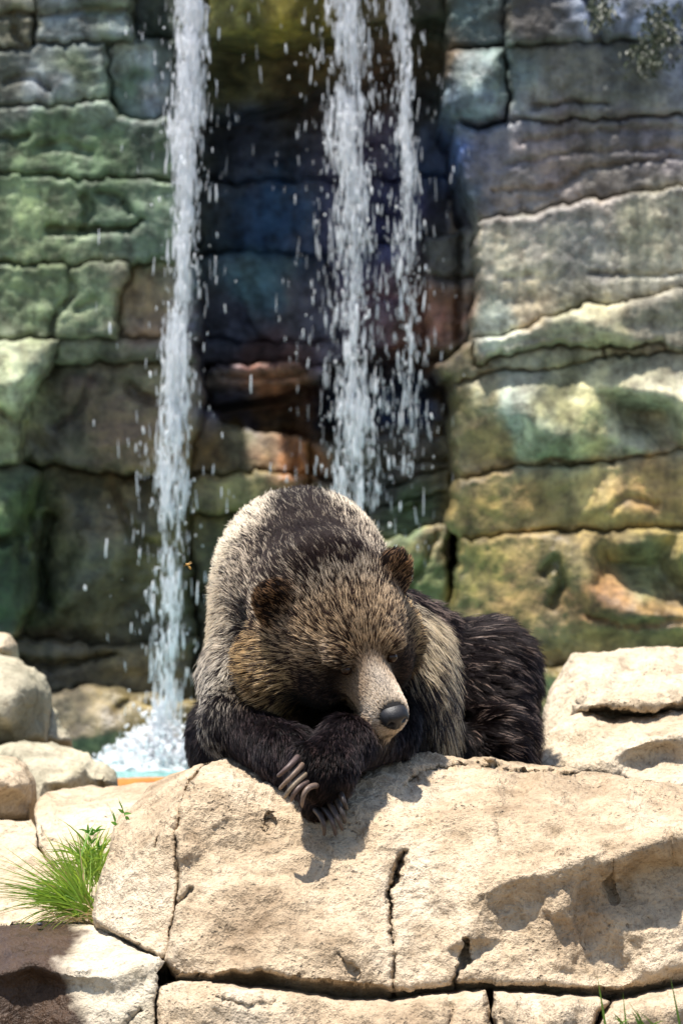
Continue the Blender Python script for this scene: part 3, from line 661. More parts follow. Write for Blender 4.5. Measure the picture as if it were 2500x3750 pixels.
boulder([(-450, 2730, 11.7), (0, 2728, 11.7), (90, 2712, 11.75), (190, 2716, 11.8), (250, 2738, 11.8), (322, 2762, 11.75), (345, 2790, 11.7), (395, 2796, 11.7), (422, 2820, 11.7), (432, 2850, 11.68), (428, 2885, 11.6), (300, 2892, 11.4), (200, 2912, 11.3), (130, 3000, 11.2), (-450, 2990, 11.2)],
        'broad flat-topped stone with greenish end, lying at the pool edge', mat=M_GREY, pts=[(60, 2760, 11.45), (200, 2765, 11.45), (300, 2800, 11.38), (340, 2840, 11.38), (390, 2850, 11.45), (150, 2850, 11.25), (250, 2870, 11.25)],
        step=10, rnd=18, rdep=.07, amp=.02, back=.5, drop=.4, creases=[([(290, 2770), (300, 2800), (345, 2800)], 8, .06), ([(365, 2800), (375, 2850), (370, 2885)], 7, .05), ([(100, 2735), (200, 2738), (280, 2750)], 6, .03)])
boulder([(-450, 2380, 12.2), (0, 2398, 12.2), (60, 2412, 12.2), (130, 2450, 12.2), (172, 2488, 12.2), (186, 2535, 12.2), (180, 2580, 12.15), (182, 2650, 12.1), (166, 2708, 12.0), (60, 2722, 11.9), (-450, 2730, 11.9)],
        'big bank boulder with bright top and grey-green rounded side', mat=M_GREY, pts=[(0, 2450, 11.9), (80, 2500, 11.82), (40, 2560, 11.75), (30, 2660, 11.75), (120, 2530, 11.9), (110, 2650, 11.95), (-200, 2550, 11.75)],
        step=10, rnd=26, rdep=.12, amp=.015, back=.5, drop=.3)
boulder([(176, 2588, 12.3), (208, 2604, 12.3), (228, 2648, 12.3), (262, 2700, 12.25), (256, 2722, 12.2), (210, 2726, 12.2), (160, 2712, 12.2), (165, 2640, 12.25)],
        'small grey wedge stone tucked beside the big bank boulder', mat=M_GREY, step=9, rnd=22, rdep=.1, amp=.02, back=.4, drop=.3)
boulder([(-300, 2300, 12.5), (0, 2314, 12.5), (35, 2326, 12.5), (56, 2360, 12.5), (60, 2400, 12.5), (50, 2430, 12.5), (-300, 2430, 12.5)],
        'knobbly stone perched on top of the big bank boulder', mat=M_TAN_FAR, pts=[(10, 2370, 12.35)], step=9, rnd=20, rdep=.1, amp=.02, back=.4, drop=.2)
boulder([(400, 2858, 12.42), (700, 2856, 12.42), (760, 2862, 12.4), (760, 2960, 12.3), (400, 2960, 12.3)], 'low orange-stained rim stone along the pool water', mat=M_RIM, step=10, rnd=12, rdep=.06, amp=.01, back=.25, drop=.0)
# boulders on the right
boulder([(2090, 2402, 11.3), (2160, 2386, 11.35), (2320, 2370, 11.4), (2500, 2372, 11.4), (2850, 2390, 11.4), (2850, 2520, 11.0), (2500, 2500, 11.0), (2300, 2540, 11.0), (2120, 2600, 10.95), (2060, 2680, 10.9), (1990, 2800, 10.85), (1950, 2800, 10.9), (1972, 2720, 11.0), (1988, 2620, 11.1), (2012, 2530, 11.2), (2066, 2440, 11.3)],
        'sloping pale boulder rising behind the ledges, touching the bear side', mat=M_TAN_FAR, pts=[(2200, 2440, 11.1), (2400, 2440, 11.08), (2100, 2500, 11.08), (2060, 2600, 11.0)], step=10, rnd=22, rdep=.09, amp=.016, back=.6, drop=.3)
boulder([(2096, 2588, 10.8), (2108, 2545, 10.85), (2150, 2505, 10.95), (2300, 2492, 11.0), (2360, 2470, 11.0), (2500, 2464, 11.0), (2850, 2460, 11.0), (2850, 2590, 10.6), (2500, 2578, 10.6), (2420, 2590, 10.62), (2330, 2596, 10.62), (2220, 2594, 10.65), (2110, 2606, 10.7)],
        'thin rough-edged slab lying across the pale sloping boulder', mat=M_TAN_FAR, pts=[(2160, 2530, 10.72), (2300, 2525, 10.68), (2440, 2520, 10.68), (2340, 2545, 10.6), (2200, 2560, 10.65)],
        step=9, rnd=14, rdep=.06, amp=.03, freq=(7, 7, 9), back=.5, drop=.2, jag=6)
boulder([(2050, 2632, 10.75), (2110, 2612, 10.8), (2220, 2600, 10.85), (2330, 2602, 10.85), (2500, 2584, 10.85), (2850, 2590, 10.85), (2850, 2960, 10.3), (2500, 2900, 10.3), (2230, 2850, 10.35), (1950, 2815, 10.5), (1965, 2770, 10.55), (2010, 2690, 10.65)],
        'tan boulder under the thin slab with a shaded brown hollow', mat=M_TAN_FAR, pts=[(2150, 2660, 10.55), (2330, 2650, 10.55), (2500, 2640, 10.55), (2220, 2790, 10.36), (2290, 2740, 10.38), (2400, 2700, 10.4), (2500, 2690, 10.4), (2330, 2790, 10.44), (2430, 2760, 10.46), (2500, 2800, 10.42)],
        step=9, rnd=16, rdep=.06, amp=.016, back=.6, drop=.3)
# ------------------------------------------------------------------ the bear
# the body is one smooth-blended surface; each mass also carries the coat that grows on it
class Prim:
    pass
PR = []
def coat(root, tip, frac, length, lift=0.35, dens=1.0, flow=None, src=None, grav=0.25, clump=0.25, rad=1.0, muz=0.0):
    return dict(root=root, tip=tip, frac=frac, length=length, lift=lift, dens=dens, flow=flow, src=src, grav=grav, clump=clump, rad=rad, muz=muz)

def px(r, d):
    return r * d / FPX

def ell(c, r, k, ct, R=None, sub=False):
    p = Prim(); p.kind = 'e'; p.c = np.asarray(c, float); p.r = np.asarray(r, float); p.k = k; p.coat = ct
    p.R = np.eye(3) if R is None else np.asarray(R); p.sub = sub
    ext = np.abs(p.R) @ p.r
    p.lo, p.hi = p.c - ext, p.c + ext
    PR.append(p); return p

def cone(a, b, ra, rb, k, ct):
    p = Prim(); p.kind = 'c'; p.a = np.asarray(a, float); p.b = np.asarray(b, float); p.ra = ra; p.rb = rb; p.k = k; p.coat = ct; p.sub = False
    p.lo = np.minimum(p.a - ra, p.b - rb); p.hi = np.maximum(p.a + ra, p.b + rb)
    PR.append(p); return p

def pdist(p, Q):
    if p.kind == 'e':
        q = (Q - p.c) @ p.R          # columns of R are the local axes
        k0 = np.sqrt(((q / p.r) ** 2).sum(-1))
        k1 = np.sqrt(((q / (p.r * p.r)) ** 2).sum(-1)) + 1e-9
        return np.where(k0 < 1e-4, -p.r.min(), k0 * (k0 - 1.0) / k1)
    ab = p.b - p.a
    t = np.clip(((Q - p.a) @ ab) / (ab @ ab), 0, 1)
    dv = Q - p.a - t[..., None] * ab
    return np.sqrt((dv ** 2).sum(-1)) - (p.ra + (p.rb - p.ra) * t)

def surface_nets(D, lo, h):
    s = D < 0
    nx, ny, nz = D.shape
    cnt = np.zeros((nx - 1, ny - 1, nz - 1), np.int8)
    sl = [(a, b, c) for a in (0, 1) for b in (0, 1) for c in (0, 1)]
    def cut(A, a, b, c): return A[a:nx - 1 + a, b:ny - 1 + b, c:nz - 1 + c]
    for a, b, c in sl: cnt += cut(s, a, b, c)
    act = (cnt > 0) & (cnt < 8)
    idx = np.argwhere(act)
    vid = -np.ones(act.shape, np.int64); vid[act] = np.arange(len(idx))
    pos = np.zeros((len(idx), 3)); n = np.zeros(len(idx))
    for a in sl:
        for ax in range(3):
            if a[ax]: continue
            b = list(a); b[ax] = 1
            va = D[idx[:, 0] + a[0], idx[:, 1] + a[1], idx[:, 2] + a[2]]
            vb = D[idx[:, 0] + b[0], idx[:, 1] + b[1], idx[:, 2] + b[2]]
            m = (va < 0) != (vb < 0)
            t = np.where(m, va / np.where(m, va - vb, 1), 0)
            q = np.tile(np.array(a, float), (len(idx), 1)); q[:, ax] += t
            pos[m] += q[m]; n[m] += 1
    V = lo + h * (idx + pos / n[:, None])
    F = []
    for ax in range(3):
        o1, o2 = (ax + 1) % 3, (ax + 2) % 3
        A = np.swapaxes(s, 0, 0)
        sa = [slice(None)] * 3; sb = [slice(None)] * 3
        sa[ax] = slice(0, -1); sb[ax] = slice(1, None)
        e = np.argwhere(s[tuple(sa)] != s[tuple(sb)])
        ok = (e[:, o1] > 0) & (e[:, o2] > 0) & (e[:, o1] < D.shape[o1] - 1) & (e[:, o2] < D.shape[o2] - 1)
        e = e[ok]
        def cell(d1, d2):
            c = e.copy(); c[:, o1] -= d1; c[:, o2] -= d2
            return vid[c[:, 0], c[:, 1], c[:, 2]]
        q = np.column_stack([cell(1, 1), cell(0, 1), cell(0, 0), cell(1, 0)])
        flip = ~s[e[:, 0], e[:, 1], e[:, 2]]
        q[flip] = q[flip][:, ::-1]
        F.append(q)
    F = np.concatenate(F)
    return V, F[(F >= 0).all(1)]

def eval_sdf(prims, lo, hi, h):
    n = np.ceil((hi - lo) / h).astype(int) + 1
    D = np.full(n, 1.0, np.float32)
    ax = [lo[k] + h * np.arange(n[k]) for k in range(3)]
    for p in prims:
        pad = 0.06 + 2 * p.k
        s = []
        for k in range(3):
            i0 = max(0, int((p.lo[k] - pad - lo[k]) / h)); i1 = min(n[k], int((p.hi[k] + pad - lo[k]) / h) + 2)
            s.append(slice(i0, max(i0, i1)))
        if any(a.stop <= a.start for a in s): continue
        G = np.stack(np.meshgrid(ax[0][s[0]], ax[1][s[1]], ax[2][s[2]], indexing='ij'), -1)
        d = pdist(p, G).astype(np.float32)
        a = D[tuple(s)]
        hh = np.maximum(p.k - np.abs((a + d) if p.sub else (a - d)), 0) / max(p.k, 1e-6)
        if p.sub:
            D[tuple(s)] = np.maximum(a, -d) + hh * hh * p.k * 0.25
        else:
            D[tuple(s)] = np.minimum(a, d) - hh * hh * p.k * 0.25
    return D

# --- coats
DARK = (0.012, 0.008, 0.007)
HEADO = W(1222, 2277, 9.62)
Fv = np.array([0.13, -0.225, -0.198]); Fv /= np.linalg.norm(Fv)
Xv = np.array([0.95, 0.10, 0.06]); Xv -= Fv * (Xv @ Fv); Xv /= np.linalg.norm(Xv)
Zv = np.cross(Fv, Xv)
HM = np.column_stack([Xv, Fv, Zv])            # local x: image right, y: towards the nose, z: up
def hp(x, y, z): return HEADO + HM @ np.array([x, y, z])
NOSE = hp(0, 0.37, -0.01)
NAPE = W(1200, 2300, 9.52)
ARML = None

C_hump = coat(DARK, (0.88, 0.75, 0.56), .86, .046, .42, src=NAPE, grav=.12, clump=.45)
C_flank = coat(DARK, (0.80, 0.67, 0.50), .80, .046, .38, src=NAPE, grav=.35, clump=.45)
C_shR = coat((0.012, .009, .009), (0.72, 0.58, 0.38), .40, .105, .26, flow=(.55, -.10, -.9), grav=.3, clump=.7)
C_rump = coat((0.006, .004, .004), (0.34, 0.24, 0.19), .16, .098, .33, flow=(1.0, -.05, -.32), grav=.12, clump=.85)
C_arm = coat((0.005, .0035, .004), (0.05, 0.034, 0.034), .30, .040, .25, grav=.35, clump=.5)
C_armU = coat((0.008, .006, .006), (0.55, 0.48, 0.38), .45, .046, .3, flow=(-.15, -.2, -1), grav=.3, clump=.5)
C_paw = coat((0.005, .0035, .0035), (0.06, 0.035, 0.03), .28, .028, .25, flow=(-.45, -.2, -.8), grav=.3, clump=.5)
C_chest = coat((0.005, .004, .004), (0.06, 0.05, 0.05), .15, .05, .25, flow=(.15, 0, -1), grav=.4, clump=.5)
C_skull = coat((0.018, .010, .007), (0.52, 0.36, 0.21), .48, .034, .22, src=hp(0, .20, .045), grav=0, clump=.45)
C_cheek = coat((0.020, .011, .007), (0.62, 0.41, 0.19), .50, .050, .34, src=hp(0, .30, .06), grav=.25, clump=.55)
C_jowl = coat((0.010, .006, .005), (0.14, 0.085, 0.05), .35, .020, .22, src=NOSE, grav=.1, clump=.3)
C_muz = coat((0.17, .10, .055), (0.34, 0.22, 0.125), .9, .009, .20, src=NOSE, grav=0, clump=.1, dens=1.6, rad=.8, muz=1.0)
C_jaw = coat((0.10, .065, .04), (0.34, 0.25, 0.16), .8, .012, .22, src=NOSE, grav=.1, clump=.1, dens=1.4, rad=.8, muz=1.0)
C_ear = coat((0.012, .007, .005), (0.36, 0.20, 0.10), .45, .022, .55, src=hp(0, 0.05, -.05), grav=0, clump=.3, dens=1.5)
C_neck = coat((0.010, .006, .005), (0.50, 0.40, 0.29), .45, .040, .36, src=NOSE, grav=0, clump=.45)

# --- trunk
def e_px(cx, cy, d, rx, rz, ry, k, ct): return ell(W(cx, cy, d), (px(rx, d), ry, px(rz, d)), k, ct)
def c_px(a, b, ra, rb, k, ct): return cone(W(*a), W(*b), px(ra, a[2]), px(rb, b[2]), k, ct)
e_px(1102, 2095, 10.10, 248, 248, .30, .08, C_hump)
e_px(1100, 2390, 10.06, 322, 370, .30, .10, C_flank)
e_px(1440, 2540, 9.98, 190, 315, .20, .08, C_shR)
e_px(868, 2530, 9.93, 90, 190, .15, .06, C_flank)
c_px((1150, 2280, 10.2), (1650, 2560, 10.5), 230, 230, .08, C_rump)
e_px(1735, 2560, 10.45, 180, 235, .24, .06, C_rump)
e_px(1785, 2440, 10.45, 120, 120, .14, .06, C_rump)
e_px(1790, 2740, 10.30, 135, 200, .2, .06, C_rump)
e_px(790, 2705, 10.22, 80, 125, .12, .05, coat((0.006, .0045, .0045), (0.12, .09, .08), .2, .055, .3, flow=(-.5, 0, -.8), clump=.7))
e_px(1250, 2850, 10.15, 480, 330, .26, .08, C_chest)
e_px(1480, 2650, 9.86, 80, 190, .10, .05, C_chest)
# --- neck and head
cone(hp(0, -.055, .012), W(1104, 2100, 10.12), .152, px(246, 10.0), .12, C_neck)
cone(hp(0, -.02, -.08), W(1130, 2480, 9.95), .14, px(230, 10), .06, C_chest)
ell(hp(0, 0, 0), (.148, .165, .125), .05, C_skull, HM)
ell(hp(0, .085, .045), (.100, .10, .070), .05, C_skull, HM)
for s in (-1, 1):
    ell(hp(-.136 if s < 0 else .112, .01, -.080), (.090 if s < 0 else .082, .105, .088), .04, C_cheek, HM)
    ell(hp(s * .075, .105, -.055), (.058, .080, .060), .04, C_jowl, HM)
    ell(hp(s * .055, .165, .058), (.030, .034, .022), .025, C_skull, HM)
cone(hp(0, .14, -.012), hp(0, .305, -.020), .057, .041, .03, C_muz)
cone(hp(0, .16, .026), hp(0, .300, .006), .036, .030, .03, C_muz)
cone(hp(0, .12, -.070), hp(0, .290, -.056), .050, .031, .025, C_jaw)
for s in (-1, 1):
    ell(hp(s * .056, .203, .039), (.016, .017, .011), .012, C_jowl, HM, sub=True)
# ears: cupped discs
for s in (-1, 1):
    n = np.array([s * .38, .80, .28]); n /= np.linalg.norm(n)
    u = np.array([s * .45, -.25, .9]); u -= n * (u @ n); u /= np.linalg.norm(u)
    w = np.cross(u, n)
    R = HM @ np.column_stack([w, n, u])
    c = hp(-.133, -.012, .090) if s < 0 else hp(.147, -.012, .083)
    ell(c, (.051, .025, .056), .025, C_ear, R)
    ell(c + R @ np.array([0, .030, -.002]), (.037, .022, .040), .010, C_ear, R, sub=True)
# --- arms
def arm(nodes, coats, k=.05):
    for (a, ra), (b, rb), ct in zip(nodes, nodes[1:], coats):
        A, Bp = W(*a), W(*b)
        ct = dict(ct)
        fl = (Bp - A) / np.linalg.norm(Bp - A)
        ct['flow'] = tuple(fl * .8 + np.array([0, 0, -.5])) if ct is not C_armU else ct['flow']
        cone(A, Bp, px(ra, a[2]), px(rb, b[2]), k, ct)
arm([((860, 2480, 9.90), 105), ((865, 2650, 9.66), 98), ((1060, 2770, 9.46), 86), ((1170, 2890, 9.33), 66)], [C_armU, C_arm, C_arm])
ell(W(1195, 2925, 9.30), (px(62, 9.3), .04, px(48, 9.3)), .03, C_paw)
arm([((1430, 2560, 9.88), 105), ((1425, 2690, 9.62), 80), ((1262, 2722, 9.36), 84), ((1200, 2800, 9.27), 92)], [C_chest, C_arm, C_arm], .022)
ell(W(1178, 2835, 9.24), (px(92, 9.24), .055, px(88, 9.24)), .04, C_paw)
CLAW_U = [((1088, 2775), (1050, 2815), (1014, 2845)), ((1104, 2803), (1060, 2850), (1021, 2892)), ((1114, 2838), (1070, 2880), (1039, 2926)), ((1122, 2866), (1085, 2895), (1065, 2937)), ((1156, 2878), (1118, 2900), (1106, 2960))]
CLAW_L = [((1157, 2970), (1182, 3010), (1186, 3064)), ((1188, 2964), (1215, 3005), (1229, 3064)), ((1204, 2936), (1232, 2990), (1256, 3044)), ((1224, 2915), (1250, 2970), (1263, 3018)), ((1241, 2890), (1256, 2930), (1271, 2968))]
for (b, m_, t), dd in [(c, 9.205) for c in CLAW_U]:
    w = np.array(b) + (np.array(b) - np.array(m_)) * .45
    ell(W(w[0], w[1], dd + .025), (px(25, dd), .022, px(25, dd)), .03, C_paw)
for (b, m_, t), dd in [(c, 9.265) for c in CLAW_L]:
    w = np.array(b) + (np.array(b) - np.array(m_)) * .4
    ell(W(w[0], w[1], dd + .025), (px(22, dd), .022, px(22, dd)), .03, C_paw)

BLO = np.array([-.42, 9.05, .76]); BHI = np.array([.56, 10.86, 1.82]); BH = 0.0085
D = eval_sdf(PR, BLO, BHI, BH)
BV, BF = surface_nets(D, BLO, BH)
# keep the largest blob only is not needed: all masses overlap
bear = empty('bear', W(1250, 3200, 10.0) * [1, 1, 0] + [0, 0, .79], 'grizzled brown bear resting its head on crossed paws over a boulder', 'bear')

m, nt, bs = new_mat('bear_skin')
geo = N_(nt, 'ShaderNodeNewGeometry')
nz = noise_node(nt, geo.outputs['Position'], 60, 4)
rp = ramp_node(nt, nz.outputs[0], [(.3, (.006, .0045, .004)), (.7, (.014, .010, .008))])
nt.links.new(rp.outputs[0], bs.inputs['Base Color']); bs.inputs['Roughness'].default_value = .8
M_SKIN = m
link_mesh('body', BV, BF, M_SKIN, parent=bear)

# --- fur
def fur(n_total, seed):
    r = np.random.default_rng(seed)
    T = np.concatenate([BF[:, [0, 1, 2]], BF[:, [0, 2, 3]]])
    A, Bq, C = BV[T[:, 0]], BV[T[:, 1]], BV[T[:, 2]]
    fn = np.cross(Bq - A, C - A)
    area = np.linalg.norm(fn, axis=1) * .5
    fn /= np.linalg.norm(fn, axis=1)[:, None] + 1e-12
    cen = (A + Bq + C) / 3
    # coat density: thick where the animal is in view, thinner on its far and under sides
    w = area * np.where(fn[:, 1] < .25, 1.0, .35) * np.where(cen[:, 2] < .97, .15, 1.0)
    head = np.linalg.norm(cen - hp(0, .15, 0), axis=1) < .2
    w = w * np.where(head, 2.2, 1.0)
    pick = r.choice(len(T), n_total, p=w / w.sum())
    u = r.random((n_total, 2)); f = u.sum(1) > 1; u[f] = 1 - u[f]
    P = A[pick] + u[:, :1] * (Bq - A)[pick] + u[:, 1:] * (C - A)[pick]
    # vertex normals
    VN = np.zeros_like(BV)
    for k in range(3):
        for c in range(3):
            VN[:, c] += np.bincount(T[:, k], (fn * area[:, None])[:, c], len(BV))
    VN /= np.linalg.norm(VN, axis=1)[:, None] + 1e-12
    Nn = VN[T[pick, 0]] * (1 - u.sum(1))[:, None] + VN[T[pick, 1]] * u[:, :1] + VN[T[pick, 2]] * u[:, 1:]
    Nn /= np.linalg.norm(Nn, axis=1)[:, None] + 1e-12
    # blend the coats
    K = len(PR); acc = 0
    root = np.zeros((n_total, 3)); tip = np.zeros((n_total, 3)); flow = np.zeros((n_total, 3))
    sc = {k: np.zeros(n_total) for k in ('frac', 'length', 'lift', 'dens', 'grav', 'clump', 'rad', 'muz')}
    den = np.zeros(n_total)
    for p in PR:
        dd = pdist(p, P)
        if p.sub: dd = np.abs(dd) + .006
        wt = np.exp(-np.maximum(dd, 0) / .008) + 1e-12
        ct = p.coat
        root += wt[:, None] * np.array(ct['root']); tip += wt[:, None] * np.array(ct['tip'])
        for k in sc: sc[k] += wt * ct[k]
        if ct['flow'] is not None:
            fl = np.array(ct['flow'], float); fl = fl / np.linalg.norm(fl)
            flow += wt[:, None] * fl
        elif ct['src'] is not None:
            v = P - ct['src']; v /= np.linalg.norm(v, axis=1)[:, None] + 1e-9
            flow += wt[:, None] * v
        den += wt
    root /= den[:, None]; tip /= den[:, None]; flow /= den[:, None]
    for k in sc: sc[k] /= den
    L = sc['length'].copy(); frac = sc['frac'].copy(); lift = sc['lift'].copy()
    # picture-independent markings, in the bear's own frame
    H = (P - HEADO) @ HM                    # head-local coordinates
    onhead = np.exp(-np.maximum(np.linalg.norm(H * [1, .75, 1], axis=1) - .19, 0) / .03)
    qx = P[:, 0] * FPX / 10.0 + 1250; qz = 1875 - (P[:, 2] - EYE) * FPX / 10.0     # body frame at the shoulder's depth
    def blob(cx, cz, rx, rz): return np.exp(-(((qx - cx) / rx) ** 2 + ((qz - cz) / rz) ** 2))
    back = np.clip((P[:, 1] - 9.60) / .14, 0, 1)
    # dark stripe from the crown up over the hump
    mid = np.clip(1.25 * np.exp(-((qx - (1150 - (2200 - qz) * .10)) / (95 + np.clip(qz - 1850, 0, 400) * .30)) ** 4), 0, 1) * back * (qz < 2330)
    frac *= 1 - .55 * mid; tip *= (1 - .45 * mid)[:, None]
    topd = blob(1090, 1800, 190, 80) * back
    frac *= 1 - .4 * topd; tip *= (1 - .35 * topd)[:, None]
    # darker patches low on the neck and behind the left cheek
    nk = blob(860, 2330, 60, 50) * back * .35 + blob(930, 2250, 80, 60) * .4 * back
    frac *= 1 - nk
    frac = np.clip(frac + .28 * blob(1515, 2290, 80, 90) * (P[:, 1] > 9.75) * (H[:, 0] > .1), 0, 1)
    # face: dark mask under and before the eyes, bright bridge
    mask = 0
    for s in (-1, 1):
        mask = mask + np.exp(-(((H[:, 0] - s * .070) / .032) ** 2 + ((H[:, 1] - .185) / .055) ** 2 + ((H[:, 2] - .012) / .042) ** 2))
        mask = mask + .75 * np.exp(-(((H[:, 0] - s * .058) / .022) ** 2 + ((H[:, 1] - .20) / .03) ** 2 + ((H[:, 2] - .04) / .018) ** 2))
        mask = mask + .85 * np.exp(-(((H[:, 0] - s * .085) / .05) ** 2 + ((H[:, 1] - .15) / .07) ** 2 + ((H[:, 2] + .07) / .05) ** 2))
    mask = np.clip(mask, 0, 1)
    dk = np.array([.009, .006, .005])
    tip = tip * (1 - mask[:, None]) + dk * 2.2 * mask[:, None]; root = root * (1 - mask[:, None]) + dk * mask[:, None]
    L *= 1 - .3 * mask
    mz = np.clip((H[:, 1] - .185) / .05, 0, 1) * onhead
    pale = np.exp(-(H[:, 0] / (.027 + .10 * np.clip(H[:, 1] - .2, 0, 1))) ** 2) * np.clip((H[:, 1] - .185) / .05, 0, 1) * np.clip((H[:, 2] + .015) / .02, 0, 1)
    pale = np.clip(pale + .75 * np.clip((H[:, 1] - .255) / .04, 0, 1) , 0, 1) * np.clip((sc['muz'] - .45) / .35, 0, 1)
    tip = tip * (1 - pale[:, None]) + np.array([.70, .57, .43]) * pale[:, None]
    root = root * (1 - pale[:, None]) + np.array([.40, .30, .20]) * pale[:, None]
    mouth = np.exp(-(((H[:, 2] + .052 - (.30 - H[:, 1]) * .10) / .006) ** 2)) * (H[:, 1] > .15) * (np.abs(H[:, 0]) < .075)
    root *= (1 - .85 * mouth)[:, None]; tip *= (1 - .8 * mouth)[:, None]
    throat = np.clip((.27 - H[:, 1]) / .03, 0, 1) * np.clip((-.045 - H[:, 2]) / .015, 0, 1) * onhead
    root *= (1 - .85 * throat)[:, None]; tip *= (1 - .8 * throat)[:, None]
    greyb = np.exp(-((H[:, 0] / .02) ** 2 + ((H[:, 1] - .255) / .035) ** 2)) * (H[:, 2] > .0)
    root = root * (1 - .5 * greyb[:, None]) + .5 * greyb[:, None] * np.array([.22, .22, .23])
    # crown between the ears
    crown = np.exp(-(H[:, 0] / .13) ** 2) * np.clip((.035 - H[:, 1]) / .07, 0, 1) * np.clip((H[:, 2] - .02) / .04, 0, 1) * onhead
    frac *= 1 - .6 * crown; tip *= (1 - .45 * crown)[:, None]
    # a wound-like bare pink spot over the eye is too small to grow hair on
    # flow: coherent wander + gravity
    wob = np.column_stack([perlin(P * 14 + 5), perlin(P * 14 + 50), perlin(P * 14 + 90)])
    fine = np.column_stack([perlin(P * 45 + 5), perlin(P * 45 + 50), perlin(P * 45 + 90)])
    flow = flow + .38 * wob + .28 * fine
    flow[:, 2] -= sc['grav']
    flow -= Nn * (flow * Nn).sum(1)[:, None]
    flow /= np.linalg.norm(flow, axis=1)[:, None] + 1e-9
    flow += r.normal(0, .13, flow.shape)
    lift = lift * (1 + .35 * perlin(P * 20 + 7)) * r.uniform(.6, 1.4, n_total)
    under = r.random(n_total) < .35                      # shorter underfur
    L = L * r.uniform(.72, 1.12, n_total) * np.where(under, .55, 1.0)
    d0 = Nn * (lift + .35)[:, None] + flow
    d0 /= np.linalg.norm(d0, axis=1)[:, None]
    d1 = Nn * (lift * .35)[:, None] + flow + np.array([0, 0, -1]) * (sc['grav'] * .55)[:, None]
    d1 /= np.linalg.norm(d1, axis=1)[:, None]
    NP = 5
    t = np.linspace(0, 1, NP)
    X = P[:, None, :] + L[:, None, None] * (t[None, :, None] * d0[:, None, :] * (1 - .5 * t[None, :, None]) + .5 * (t ** 2)[None, :, None] * d1[:, None, :])
    # clumping into locks
    nc = n_total // 15
    ci = r.choice(n_total, nc, replace=False)
    kd = kdtree.KDTree(nc)
    for a, b in enumerate(ci): kd.insert(Vector(P[b]), a)
    kd.balance()
    near = np.array([kd.find(Vector(q))[1] for q in P])
    cX = X[ci][near]
    okc = (Nn * Nn[ci][near]).sum(1) > .4
    cl = (sc['clump'] * okc * r.uniform(.5, 1.0, n_total))[:, None, None] * (t ** 1.3)[None, :, None]
    X = X * (1 - cl) + cl * (cX + (P - P[ci][near])[:, None, :] * .12)
    n2 = n_total // 110
    c2 = r.choice(n_total, n2, replace=False)
    kd2 = kdtree.KDTree(n2)
    for a, b in enumerate(c2): kd2.insert(Vector(P[b]), a)
    kd2.balance()
    wet = np.clip((sc['clump'] - .55) / .3, 0, 1)
    near2 = np.zeros(n_total, int)
    for i in np.nonzero(wet > .02)[0]: near2[i] = kd2.find(Vector(P[i]))[1]
    ok2 = (Nn * Nn[c2][near2]).sum(1) > .4
    cl2 = (wet * ok2 * .45 * r.uniform(.6, 1.0, n_total))[:, None, None] * (t ** 1.6)[None, :, None]
    X = X * (1 - cl2) + cl2 * (X[c2][near2] + (P - P[c2][near2])[:, None, :] * .10)
    # colour: dark roots, pale ends on the grizzled hairs; locks share a tone
    lock = (r.random(nc))[near]
    gz = (r.random(n_total) * .55 + lock * .45) < (frac * .9 + .05)
    gz &= ~(under & (r.random(n_total) < .5))
    var = r.uniform(.72, 1.25, n_total)[:, None]
    tipc = np.where(gz[:, None], tip * var, root * 1.5 * var)
    rootc = root * var
    s_ = np.clip((t - .20) / .40, 0, 1)
    col = rootc[:, None, :] * (1 - s_)[None, :, None] + tipc[:, None, :] * s_[None, :, None]
    # bare places: nose pad and eyes
    nosep = hp(0, .345, .008)
    keep = np.linalg.norm((H - [0, .338, .004]) * [1, 1, 1.05], axis=1) > .032
    for s in (-1, 1):
        keep &= np.linalg.norm((H - [s * .058, .203, .040]) * [1, 1, 1.5], axis=1) > .0125
    keep &= r.random(n_total) < np.clip(sc['dens'], 0, 1) + .0
    X, col, rr = X[keep], col[keep], sc['rad'][keep]
    n = len(X)
    hc = bpy.data.hair_curves.new('fur')
    hc.add_curves([NP] * n)
    Xl = X - np.array(bear.location)
    hc.attributes['position'].data.foreach_set('vector', Xl.astype(np.float32).ravel())
    ra = hc.attributes.new('radius', 'FLOAT', 'POINT')
    prof = np.array([.00040, .00050, .00048, .00034, .00006])
    ra.data.foreach_set('value', (prof[None, :] * rr[:, None]).astype(np.float32).ravel())
    ca = hc.attributes.new('fur_colour', 'FLOAT_COLOR', 'POINT')
    c4 = np.ones((n, NP, 4), np.float32); c4[..., :3] = np.clip(col, 0.004, .9)
    ca.data.foreach_set('color', c4.ravel())
    m, nt, bs = new_mat('bear_fur')
    nt.nodes.remove(bs)
    h = N_(nt, 'ShaderNodeBsdfHairPrincipled')
    h.model = 'CHIANG'
    h.parametrization = 'COLOR'
    at = N_(nt, 'ShaderNodeAttribute', attribute_name='fur_colour')
    nt.links.new(at.outputs['Color'], h.inputs['Color'])
    h.inputs['Roughness'].default_value = .3
    h.inputs['Radial Roughness'].default_value = .55
    h.inputs['Random Roughness'].default_value = .2
    h.inputs['Coat'].default_value = 0.0
    h.inputs['IOR'].default_value = 1.36
    df = N_(nt, 'ShaderNodeBsdfDiffuse')
    nt.links.new(at.outputs['Color'], df.inputs['Color'])
    mx = N_(nt, 'ShaderNodeMixShader'); mx.inputs[0].default_value = .74
    nt.links.new(h.outputs[0], mx.inputs[1]); nt.links.new(df.outputs[0], mx.inputs[2])
    nt.links.new(mx.outputs[0], nt.nodes['Material Output'].inputs[0])
    hc.materials.append(m)
    o = bpy.data.objects.new('fur', hc)
    scene.collection.objects.link(o)
    o.parent = bear
    o['kind'] = 'stuff'
    return o
fur(400000, 11)

